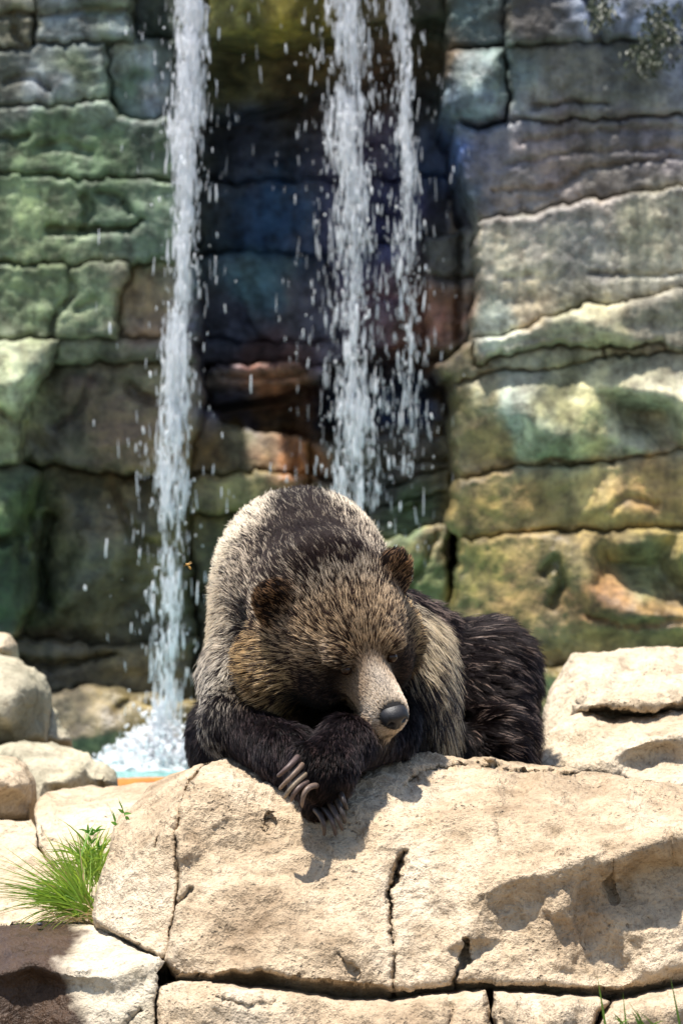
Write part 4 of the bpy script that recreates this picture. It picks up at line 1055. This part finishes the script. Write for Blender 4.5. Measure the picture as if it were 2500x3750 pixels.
# --- eyes, nose, claws
def uv_ball(c, r, R=np.eye(3), nu=20, nv=12):
    V = []; F = []
    for j in range(nv + 1):
        th = math.pi * j / nv
        for i in range(nu):
            a = 2 * math.pi * i / nu
            V.append(np.asarray(c) + R @ (np.array([math.sin(th) * math.cos(a), math.sin(th) * math.sin(a), math.cos(th)]) * np.asarray(r)))
    for j in range(nv):
        for i in range(nu):
            F.append((j * nu + i, j * nu + (i + 1) % nu, (j + 1) * nu + (i + 1) % nu, (j + 1) * nu + i))
    return np.array(V), F
m, nt, bs = new_mat('eye')
lw = N_(nt, 'ShaderNodeNewGeometry')
nz = noise_node(nt, lw.outputs['Position'], 120, 3)
rp = ramp_node(nt, nz.outputs[0], [(.3, (.010, .006, .004)), (.7, (.035, .016, .008))])
nt.links.new(rp.outputs[0], bs.inputs['Base Color']); bs.inputs['Roughness'].default_value = .18; bs.inputs['Specular IOR Level'].default_value = .25
M_EYE = m
m, nt, bs = new_mat('nose_leather')
geo = N_(nt, 'ShaderNodeNewGeometry')
vo = N_(nt, 'ShaderNodeTexVoronoi'); vo.inputs['Scale'].default_value = 420
nt.links.new(geo.outputs['Position'], vo.inputs['Vector'])
bp = N_(nt, 'ShaderNodeBump'); bp.inputs['Strength'].default_value = .35; bp.inputs['Distance'].default_value = .001
nt.links.new(vo.outputs['Distance'], bp.inputs['Height']); nt.links.new(bp.outputs[0], bs.inputs['Normal'])
nz = noise_node(nt, geo.outputs['Position'], 90, 4)
rp = ramp_node(nt, nz.outputs[0], [(.3, (.006, .0055, .006)), (.7, (.016, .0145, .0155))])
nt.links.new(rp.outputs[0], bs.inputs['Base Color']); bs.inputs['Roughness'].default_value = .5; bs.inputs['Specular IOR Level'].default_value = .35
M_NOSE = m
m, nt, bs = new_mat('claw_horn')
geo = N_(nt, 'ShaderNodeNewGeometry')
at = N_(nt, 'ShaderNodeVertexColor', layer_name='Col')
nz = noise_node(nt, geo.outputs['Position'], 160, 5)
rp = ramp_node(nt, nz.outputs[0], [(.3, (.6, .58, .56)), (.7, (1.2, 1.2, 1.2))])
nt.links.new(mix_node(nt, 1.0, at.outputs[0], rp.outputs[0], 'MULTIPLY'), bs.inputs['Base Color']); bs.inputs['Roughness'].default_value = .5; bs.inputs['Specular IOR Level'].default_value = .3
M_CLAW = m
for s in (-1, 1):
    v, f = uv_ball(hp(s * .0550, .194, .038), (.0125, .0125, .0125))
    link_mesh('eye', v, f, M_EYE, parent=bear)
# nose pad: blended pad with two nostrils cut in
NP_ = PR; PR = []
ell(hp(0, .330, .008), (.030, .028, .017), .01, C_muz, HM)
ell(hp(0, .332, -.012), (.019, .024, .021), .012, C_muz, HM)
for s in (-1, 1):
    ell(hp(s * .0205, .336, -.003), (.0115, .020, .0125), .008, C_muz, HM)
    ell(hp(s * .0165, .357, -.003), (.0065, .014, .0065), .004, C_muz, HM, sub=True)
    ell(hp(s * .0265, .350, -.008), (.0095, .016, .0035), .004, C_muz, HM, sub=True)
cone(hp(0, .360, -.002), hp(0, .352, -.03), .0022, .0022, .003, C_muz); PR[-1].sub = True
NLO = hp(0, .33, 0) - .06; NHI = hp(0, .33, 0) + .06
nv_, nf_ = surface_nets(eval_sdf(PR, NLO, NHI, .0022), NLO, .0022)
link_mesh('nose', nv_, nf_, M_NOSE, parent=bear)
PR = NP_
def claw(b, m_, t, d0, d1, r0, tone):
    A, M, T = W(*b, d0 + .012), W(*m_, d1 - .006), W(*t, d1 + .012)
    n, k = 12, 10
    V = []; F = []; C = []
    for i in range(n + 1):
        s = i / n
        c = (1 - s) ** 2 * A + 2 * s * (1 - s) * (2 * M - .5 * A - .5 * T) + s * s * T
        tg = 2 * (1 - s) * ((2 * M - .5 * A - .5 * T) - A) + 2 * s * (T - (2 * M - .5 * A - .5 * T)); tg /= np.linalg.norm(tg)
        sd = np.cross(tg, [0, 1, 0]); sd /= np.linalg.norm(sd); up = np.cross(sd, tg)
        r = r0 * (1 - .45 * s ** 1.5) * (1 if s < .93 else math.sqrt(max(0.02, 1 - ((s - .93) / .07) ** 2)))
        for j in range(k):
            a = 2 * math.pi * j / k
            V.append(c + sd * math.cos(a) * r + up * math.sin(a) * r * 1.25)
            C.append(np.array(tone) * (.75 + .45 * s))
    for i in range(n):
        for j in range(k):
            F.append((i * k + j, i * k + (j + 1) % k, (i + 1) * k + (j + 1) % k, (i + 1) * k + j))
    F.append(tuple(range(n * k, n * k + k)))
    F.append(tuple(range(k))[::-1])
    link_mesh('claw', np.array(V), F, M_CLAW, parent=bear, cols=np.array(C))
tones = [(.10, .065, .055), (.20, .135, .095), (.26, .195, .13), (.12, .08, .065), (.15, .105, .08)]
for (b, m_, t), tn in zip(CLAW_U, tones):
    claw(b, m_, t, 9.168, 9.150, px(11.5, 9.2), tn)
for (b, m_, t), tn in zip(CLAW_L, [(.055, .04, .034), (.055, .042, .04), (.06, .045, .04), (.05, .04, .036), (.035, .026, .022)]):
    claw(b, m_, t, 9.235, 9.20, px(11.5, 9.2), tn)
# ------------------------------------------------------------------ falling water
m, nt, bs = new_mat('white_water')
geo = N_(nt, 'ShaderNodeNewGeometry')
nz = noise_node(nt, geo.outputs['Position'], 30, 3)
rp = ramp_node(nt, nz.outputs[0], [(.3, (.92, .93, .95)), (.7, (.98, .98, .985))])
nt.links.new(rp.outputs[0], bs.inputs['Base Color'])
bs.inputs['Roughness'].default_value = .12
bs.inputs['IOR'].default_value = 1.33
bs.inputs['Transmission Weight'].default_value = .0
tl = N_(nt, 'ShaderNodeBsdfTranslucent')
nt.links.new(rp.outputs[0], tl.inputs[0])
mx = N_(nt, 'ShaderNodeMixShader'); mx.inputs[0].default_value = .5
nt.links.new(bs.outputs[0], mx.inputs[1]); nt.links.new(tl.outputs[0], mx.inputs[2])
clr = N_(nt, 'ShaderNodeBsdfTransparent')
m2 = N_(nt, 'ShaderNodeMixShader'); m2.inputs[0].default_value = .15
nt.links.new(mx.outputs[0], m2.inputs[1]); nt.links.new(clr.outputs[0], m2.inputs[2])
nt.links.new(m2.outputs[0], nt.nodes['Material Output'].inputs[0])
M_WATER = m

_nu, _nv = 6, 5
def _drop_unit():
    V = []; F = []
    for j in range(_nv + 1):
        th = math.pi * j / _nv
        for i in range(_nu):
            a = 2 * math.pi * i / _nu
            taper = 1.0 - .35 * (math.cos(th) * .5 + .5)       # thinner tail above
            V.append((math.sin(th) * math.cos(a) * taper, math.sin(th) * math.sin(a) * taper, math.cos(th)))
    for j in range(_nv):
        for i in range(_nu):
            F.append((j * _nu + i, (j + 1) * _nu + i, (j + 1) * _nu + (i + 1) % _nu, j * _nu + (i + 1) % _nu))
    return np.array(V), np.array(F)
DU, DF = _drop_unit()

def drops(name, P, rad, length, parent, lean=None):
    """P: (n,3) world centres"""
    n = len(P)
    r2 = rad * rng.uniform(.7, 1.3, n)
    V = DU[None] * np.column_stack([rad, r2, length])[:, None, :]
    lx = rng.normal(0, .06, n) if lean is None else lean
    V[:, :, 0] += V[:, :, 2] * lx[:, None]
    q = rng.normal(0, .16, V.shape) * np.column_stack([rad, rad, length * .35])[:, None, :]
    q[:, :_nu] = 0; q[:, -_nu:] = 0
    V = V + q + P[:, None, :]
    F = (DF[None] + (np.arange(n) * len(DU))[:, None, None]).reshape(-1, 4)
    o = link_mesh(name, V.reshape(-1, 3), F, M_WATER, parent=parent)
    o['kind'] = 'stuff'
    return o

def WV(px_, py_, d):
    return np.column_stack([(px_ - 1250) / FPX * d, d, EYE - (py_ - 1875) / FPX * d])

def interp(tab, y):
    tab = np.array(tab, float)
    return np.interp(y, tab[:, 0], tab[:, 1])

def fall(label, centre, width, dens, d, y0, y1, n_lock, n_spray, foot=None):
    root = empty('waterfall', W(interp(centre, y1), y1, d), label, 'waterfall', 'waterfalls down the cliff')
    # locks of water: bunches of streaks that fall together
    ys = rng.uniform(y0, y1, n_lock * 3)
    gap = fbm(np.column_stack([ys / 90.0, np.full(len(ys), d * 7), np.full(len(ys), 3.3)]), 3)
    keep = rng.random(len(ys)) < interp(dens, ys) * np.clip(.65 + 1.5 * gap, .05, 1)
    ys = ys[keep][:n_lock]
    X, Y, R, L, DD = [], [], [], [], []
    for yc in ys:
        w = interp(width, yc)
        k = rng.integers(0, 4)                     # one of four strands, each wandering on its own
        sway = fbm(np.array([[yc / 210.0 + 7.0 * k, d * 3 + k, 9.1]]), 2)[0]
        wob = .16 + .20 * max(0.0, .5 + fbm(np.array([[yc / 70.0, d + 11.0 * k, 1.1]]), 2)[0])
        xc = interp(centre, yc) + (np.clip(rng.normal(0, wob), -1.3, 1.3) + .75 * sway) * w
        n = rng.integers(3, 10)
        ln = rng.uniform(30, 120)
        s = rng.uniform(.25, 1.0)
        X.append(xc + rng.normal(0, 9 * s, n)); Y.append(yc + rng.uniform(-ln, ln, n))
        R.append(rng.uniform(1.5, 6.0, n) * s); L.append(rng.uniform(8, 44, n))
        DD.append(d + rng.normal(0, .05) + rng.normal(0, .012, n))
    X, Y, R, L, DD = map(np.concatenate, (X, Y, R, L, DD))
    drops('streaks', WV(X, Y, DD), R * d / FPX, L * d / FPX, root)
    # loose drops around
    ys = rng.uniform(y0, y1, n_spray)
    w = interp(width, ys)
    xs = interp(centre, ys) + rng.standard_t(2.2, n_spray) * w * .75
    ok = np.abs(xs - interp(centre, ys)) < 330
    xs, ys = xs[ok], ys[ok]
    k = len(xs)
    dd = d + rng.normal(0, .12, k)
    drops('spray', WV(xs, ys, dd), rng.gamma(2.2, .85, k).clip(.8, 6) * d / FPX, rng.gamma(2.5, 6.5, k).clip(4, 55) * d / FPX, root)
    return root

f1 = fall('narrow white waterfall plunging into the pool in a splash', [(-600, 720), (0, 700), (250, 690), (480, 690), (700, 675), (1000, 672), (1300, 650), (1500, 655), (1700, 620), (1900, 640), (2100, 610), (2400, 615), (2760, 590)],
     [(-600, 62), (0, 64), (300, 58), (450, 76), (700, 38), (1100, 42), (1450, 66), (1700, 72), (2000, 60), (2300, 75), (2760, 85)],
     [(-600, 1), (0, 1), (1300, .95), (1600, .8), (2000, .55), (2400, .7), (2760, .9)], 13.25, -600, 2780, 950, 1200)
f2 = fall('broad waterfall of broken strands hanging over the dark recess', [(-600, 1270), (0, 1265), (500, 1280), (1000, 1285), (1500, 1290), (1900, 1280), (2300, 1280)],
     [(-600, 75), (0, 80), (500, 78), (1000, 80), (1500, 95), (1900, 100), (2300, 110)],
     [(-600, .8), (0, .75), (400, .6), (900, .55), (1400, .5), (1700, .3), (2000, .2), (2300, .1)], 13.5, -600, 2300, 460, 1700)
f3 = fall('thinnest and sparsest of the waterfalls, fading before it reaches the ground', [(-600, 1455), (0, 1460), (300, 1478), (700, 1490), (1200, 1490), (1700, 1500)],
     [(-600, 45), (0, 45), (300, 36), (700, 38), (1200, 45), (1700, 60)],
     [(-600, .8), (0, .7), (400, .5), (800, .35), (1200, .2), (1500, .06), (1700, .02)], 13.5, -600, 1750, 150, 700)
# splash where the first fall lands
n = 3600
a = rng.uniform(0, math.pi, n); rr = np.abs(rng.normal(0, 1, n))
xs = 585 + rng.normal(0, 115, n); hgt = np.abs(rng.normal(0, 1, n)) * 78 * np.exp(-((xs - 590) / 190) ** 2)
ys = 2803 - hgt
dd = 13.28 + rng.normal(0, .08, n)
drops('splash', WV(xs, ys, dd), rng.gamma(2.5, 2.2, n).clip(2, 15) * 13 / FPX, rng.gamma(2.5, 2.6, n).clip(2, 18) * 13 / FPX, f1)
# foam floating round the plunge
gx, gy = np.meshgrid(np.linspace(-1, 1, 60), np.linspace(-1, 1, 40))
c = W(575, 2810, 13.3)
V = np.column_stack([c[0] + gx.ravel() * .22, 13.32 + gy.ravel() * .25, np.full(gx.size, POOL_Z)])
rad = np.sqrt(gx.ravel() ** 2 + gy.ravel() ** 2)
V[:, 2] += np.clip(1 - rad, -.2, 1) * .07 + .025 * fbm(V * 14, 4) * np.clip(1.2 - rad, 0, 1)
i = np.arange(gx.size).reshape(gx.shape)
Fq = np.column_stack([i[:-1, :-1].ravel(), i[:-1, 1:].ravel(), i[1:, 1:].ravel(), i[1:, :-1].ravel()])
fo = link_mesh('foam', V, Fq, M_WATER, parent=f1); fo['kind'] = 'stuff'
# ------------------------------------------------------------------ plants and small things
def leaf_mat(name, lo, hi, tr=.3):
    m, nt, bs = new_mat(name)
    oi = N_(nt, 'ShaderNodeNewGeometry')
    r = ramp_node(nt, oi.outputs['Random Per Island'], [(0, lo), (1, hi)])
    nt.links.new(r.outputs[0], bs.inputs['Base Color'])
    bs.inputs['Roughness'].default_value = .45
    tl = N_(nt, 'ShaderNodeBsdfTranslucent'); nt.links.new(r.outputs[0], tl.inputs[0])
    mx = N_(nt, 'ShaderNodeMixShader'); mx.inputs[0].default_value = tr
    nt.links.new(bs.outputs[0], mx.inputs[1]); nt.links.new(tl.outputs[0], mx.inputs[2])
    nt.links.new(mx.outputs[0], nt.nodes['Material Output'].inputs[0])
    return m
M_BLADE = leaf_mat('grass_blade', (.13, .26, .025), (.33, .45, .05), .4)
M_DRY = leaf_mat('dry_grass', (.36, .24, .09), (.60, .46, .24), .3)
M_LEAF = leaf_mat('weed_leaf', (.08, .26, .03), (.16, .36, .05), .35)

def blades(specs, n_seg=7):
    """specs: root, direction, length, half width, droop"""
    V = []; F = []
    for root, dr, ln, hw, droop in specs:
        dr = dr / np.linalg.norm(dr)
        side = np.cross(dr, [0, 1, 0.15]); side /= np.linalg.norm(side) + 1e-9
        side = side * math.cos(1.0) + np.array([0, 1, 0]) * math.sin(rng.uniform(-.9, .9)) * .6 + side * .3
        side /= np.linalg.norm(side)
        p = np.array(root, float); d = dr.copy(); b = len(V)
        for k in range(n_seg + 1):
            s = k / n_seg
            w = hw * (1 - s ** 2.2) * (.55 + .45 * min(1, s * 4))
            nrm = np.cross(side, d)
            V += [p - side * w, p + nrm * w * .35, p + side * w]
            p = p + d * ln / n_seg
            d = d + np.array([0, 0, -1]) * droop / n_seg; d /= np.linalg.norm(d)
        for k in range(n_seg):
            i = b + 3 * k
            F += [(i, i + 1, i + 4, i + 3), (i + 1, i + 2, i + 5, i + 4)]
    return np.array(V), F

tuft = empty('grass_tuft', W(310, 3365, 9.45), 'bright green grass tuft growing from a joint between the ledges', 'grass')
sp = []
for k in range(230):
    t = rng.random()
    x = 318 + rng.normal(0, 22); y = 3345 + rng.normal(0, 12)
    ang = rng.normal(2.28, .42)
    dr = np.array([math.cos(ang), rng.normal(-.1, .3), math.sin(ang)])
    sp.append((W(x, y, 9.43 + rng.normal(0, .03)), dr, rng.uniform(.07, .21), rng.uniform(.0011, .0024), rng.uniform(.2, 1.5)))
for k in range(170):
    x = 375 - rng.random() * 90; y = 3250 - rng.random() * 110
    ang = rng.normal(1.85, .6)
    sp.append((W(x, y, 9.62 + rng.normal(0, .04)), np.array([math.cos(ang), rng.normal(-.1, .4), math.sin(ang)]), rng.uniform(.05, .13), rng.uniform(.0012, .0028), rng.uniform(.2, 1.8)))
for k in range(26):       # long stalks arching out to the left
    ang = rng.uniform(2.45, 3.0)
    sp.append((W(300 + rng.normal(0, 15), 3320 + rng.normal(0, 20), 9.42), np.array([math.cos(ang), rng.normal(-.1, .2), math.sin(ang)]), rng.uniform(.17, .26), rng.uniform(.0009, .0016), rng.uniform(.0, .7)))
v, f = blades(sp)
o = link_mesh('blades', v, f, M_BLADE, parent=tuft); o['kind'] = 'stuff'
sp = []
for k in range(70):
    x = 300 + rng.normal(0, 40); y = 3362 + rng.normal(0, 9)
    ang = rng.uniform(0.15, 3.0) if k % 3 else rng.uniform(1.8, 2.9)
    sp.append((W(x, y, 9.38 + rng.normal(0, .03)), np.array([math.cos(ang), rng.normal(-.2, .3), math.sin(ang) * .5]), rng.uniform(.03, .10), rng.uniform(.0008, .0016), rng.uniform(.8, 2.4)))
for k in range(30):
    ang = rng.normal(2.3, .4)
    sp.append((W(310 + rng.normal(0, 20), 3330, 9.44), np.array([math.cos(ang), rng.normal(-.1, .3), math.sin(ang)]), rng.uniform(.08, .2), rng.uniform(.0009, .0017), rng.uniform(.2, 1.4)))
v, f = blades(sp)
o = link_mesh('dry_blades', v, f, M_DRY, parent=tuft); o['kind'] = 'stuff'; o['label'] = 'dry straw-coloured blades'
sp = []
for (x, y) in [(322, 3050), (338, 3060), (350, 3048), (335, 3090), (360, 3110), (330, 3120), (345, 3150)]:
    for j in range(3):
        ang = rng.uniform(.2, 2.9)
        sp.append((W(x, y, 9.6), np.array([math.cos(ang), -.3, math.sin(ang)]), rng.uniform(.018, .03), .0032, rng.uniform(.5, 2)))
sp.append((W(345, 3200, 9.62), np.array([-.1, 0, 1]), .10, .0016, .1))
v, f = blades(sp)
o = link_mesh('broad_leaves', v, f, M_LEAF, parent=tuft); o['kind'] = 'stuff'

def sprig(x, y, d, leaves, label):
    root = empty('weed_sprig', W(x, y, d), label, 'weed', 'weeds sprouting at the boulder edge')
    v, f = blades([(W(x, y, d), np.array([-.35, -.1, 1.0]), .055, .0012, .1)])
    link_mesh('stem', v, f, M_LEAF, parent=root)
    for (lx, ly, ang, ln, hw) in leaves:
        v, f = blades([(W(lx, ly, d - .01), np.array([math.cos(ang), -.25, math.sin(ang)]), ln, hw, .6)])
        link_mesh('leaf', v, f, M_LEAF, parent=root)
sprig(462, 3000, 9.48, [(455, 2982, .3, .018, .0035), (452, 2978, 2.3, .016, .004), (460, 2992, -.7, .016, .005), (448, 2962, 1.9, .02, .002)], 'tiny arrow-leaved weed sprouting above the sloping boulder edge')
sprig(430, 3034, 9.5, [(428, 3025, .4, .018, .005), (426, 3022, 2.4, .016, .005), (424, 3010, 1.8, .03, .002)], 'tiny two-leaved weed shoot at the foot of the sloping edge')
fg = empty('grass_tuft', W(2330, 3900, 8.55), 'few thin dark green grass blades rising before the bottom course', 'grass')
sp = []
for (x, y, l, a) in [(2225, 3760, .105, 1.72), (2300, 3790, .085, 1.66), (2420, 3800, .09, 2.1), (2500, 3760, .10, 1.75), (2490, 3800, .09, 2.3), (2270, 3850, .08, 1.2), (2350, 3830, .06, 1.9)]:
    sp.append((W(x, y + 60, 8.6), np.array([math.cos(a), 0, math.sin(a)]), l + .035, .0026, .15))
for k in range(12):
    a = rng.uniform(.3, 2.8)
    sp.append((W(2290 + rng.normal(0, 50), 3800, 8.6), np.array([math.cos(a), 0, math.sin(a)]), .06, .0035, 1.5))
v, f = blades(sp)
o = link_mesh('blades', v, f, leaf_mat('dark_green_blade', (.08, .17, .015), (.16, .28, .03)), parent=fg); o['kind'] = 'stuff'  # darker green than the blades of the big tuft

# plants hanging over the top of the right buttress
M_FERN = leaf_mat('hanging_leaf', (.010, .016, .006), (.035, .045, .014), .15)
for (cx, cy, rx, ry, n, lab) in [(2420, 90, 60, 70, 260, 'dark leafy plant hanging over the pale top of the cliff'), (2370, 200, 70, 60, 240, 'olive trailing plant clinging below the pale cliff patch'), (2200, 40, 40, 60, 150, 'small dark creeper on the cliff beside the pale patch')]:
    root = empty('hanging_plant', W(cx, cy - ry, 13.5), lab, 'plant', 'plants hanging on the cliff top')
    sp = []
    for k in range(n):
        x = cx + rng.normal(0, rx * .6); y = cy + rng.normal(0, ry * .6)
        a = rng.uniform(-2.6, -.4)
        sp.append((W(x, y, 13.5 + rng.normal(0, .05)), np.array([math.cos(a), rng.normal(-.3, .4), math.sin(a)]), rng.uniform(.012, .028), rng.uniform(.003, .006), rng.uniform(0, 1)))
    v, f = blades(sp, 4)
    o = link_mesh('leaves', v, f, M_FERN, parent=root); o['kind'] = 'stuff'
    v, f = blades([(W(cx + rng.normal(0, rx * .5), cy - ry * 1.3, 13.56), np.array([rng.normal(0, .3), -.3, -1.0]), px(ry * 2.2, 13.5), .0025, .3) for k in range(7)])
    o = link_mesh('stems', v, f, M_FERN, parent=root); o['kind'] = 'stuff'

# pebble on the ledge lip
v, f = uv_ball(W(146, 3386, 9.36), (.0075, .006, .0038), nu=12, nv=8)
v = v + .0012 * np.column_stack([fbm(v * 160, 2), fbm(v * 160 + 9, 2), fbm(v * 160 + 19, 2)])
m, nt, bs = new_mat('dark_pebble')
g_ = N_(nt, 'ShaderNodeNewGeometry'); nz = noise_node(nt, g_.outputs['Position'], 200, 3)
rp = ramp_node(nt, nz.outputs[0], [(.3, (.02, .022, .03)), (.7, (.05, .05, .065))]); nt.links.new(rp.outputs[0], bs.inputs['Base Color'])
o = link_mesh('pebble', v, f, m)
tag(o, 'small dark pebble lying on the lip of the flat ledge', 'pebble')

# wasp in flight
m, nt, bs = new_mat('wasp_amber')
g_ = N_(nt, 'ShaderNodeNewGeometry')
wv = N_(nt, 'ShaderNodeTexWave'); wv.inputs['Scale'].default_value = 130; wv.inputs['Distortion'].default_value = 1
nt.links.new(g_.outputs['Position'], wv.inputs['Vector'])
rp = ramp_node(nt, wv.outputs[0], [(.35, (.12, .05, .012)), (.6, (.62, .34, .05))]); nt.links.new(rp.outputs[0], bs.inputs['Base Color'])
M_WASP = m
M_WING = leaf_mat('wasp_wing', (.55, .34, .12), (.62, .4, .16), .4)
wasp = empty('wasp', W(690, 2070, 9.6), 'small amber wasp flying beside the bear hump', 'wasp')
def rot2(a): return np.array([[math.cos(a), 0, math.sin(a)], [0, 1, 0], [-math.sin(a), 0, math.cos(a)]])
for nm, (x, y), r, a in (('thorax', (688, 2068), (.0042, .003, .003), .1), ('abdomen', (695, 2079), (.0055, .0028, .0028), .9), ('head', (682, 2066), (.002, .0022, .002), 0)):
    v, f = uv_ball(W(x, y, 9.6), r, rot2(a), nu=12, nv=8)
    link_mesh(nm, v, f, M_WASP, parent=wasp)
for (ang, yy) in ((.35, -.25), (.75, .3)):
    v, f = blades([(W(688, 2066, 9.6), np.array([math.cos(ang), yy, math.sin(ang)]), .011, .0022, .1)])
    link_mesh('wing', v, f, M_WING, parent=wasp)
for k in range(2):
    v, f = blades([(W(683, 2068 + k * 2, 9.6), np.array([-1, -.2 + .4 * k, -.45]), .008, .0005, .2)])
    link_mesh('leg', v, f, M_WASP, parent=wasp)

# tidy helper data
for o in bpy.data.objects:
    if '_org' in o:
        del o['_org']
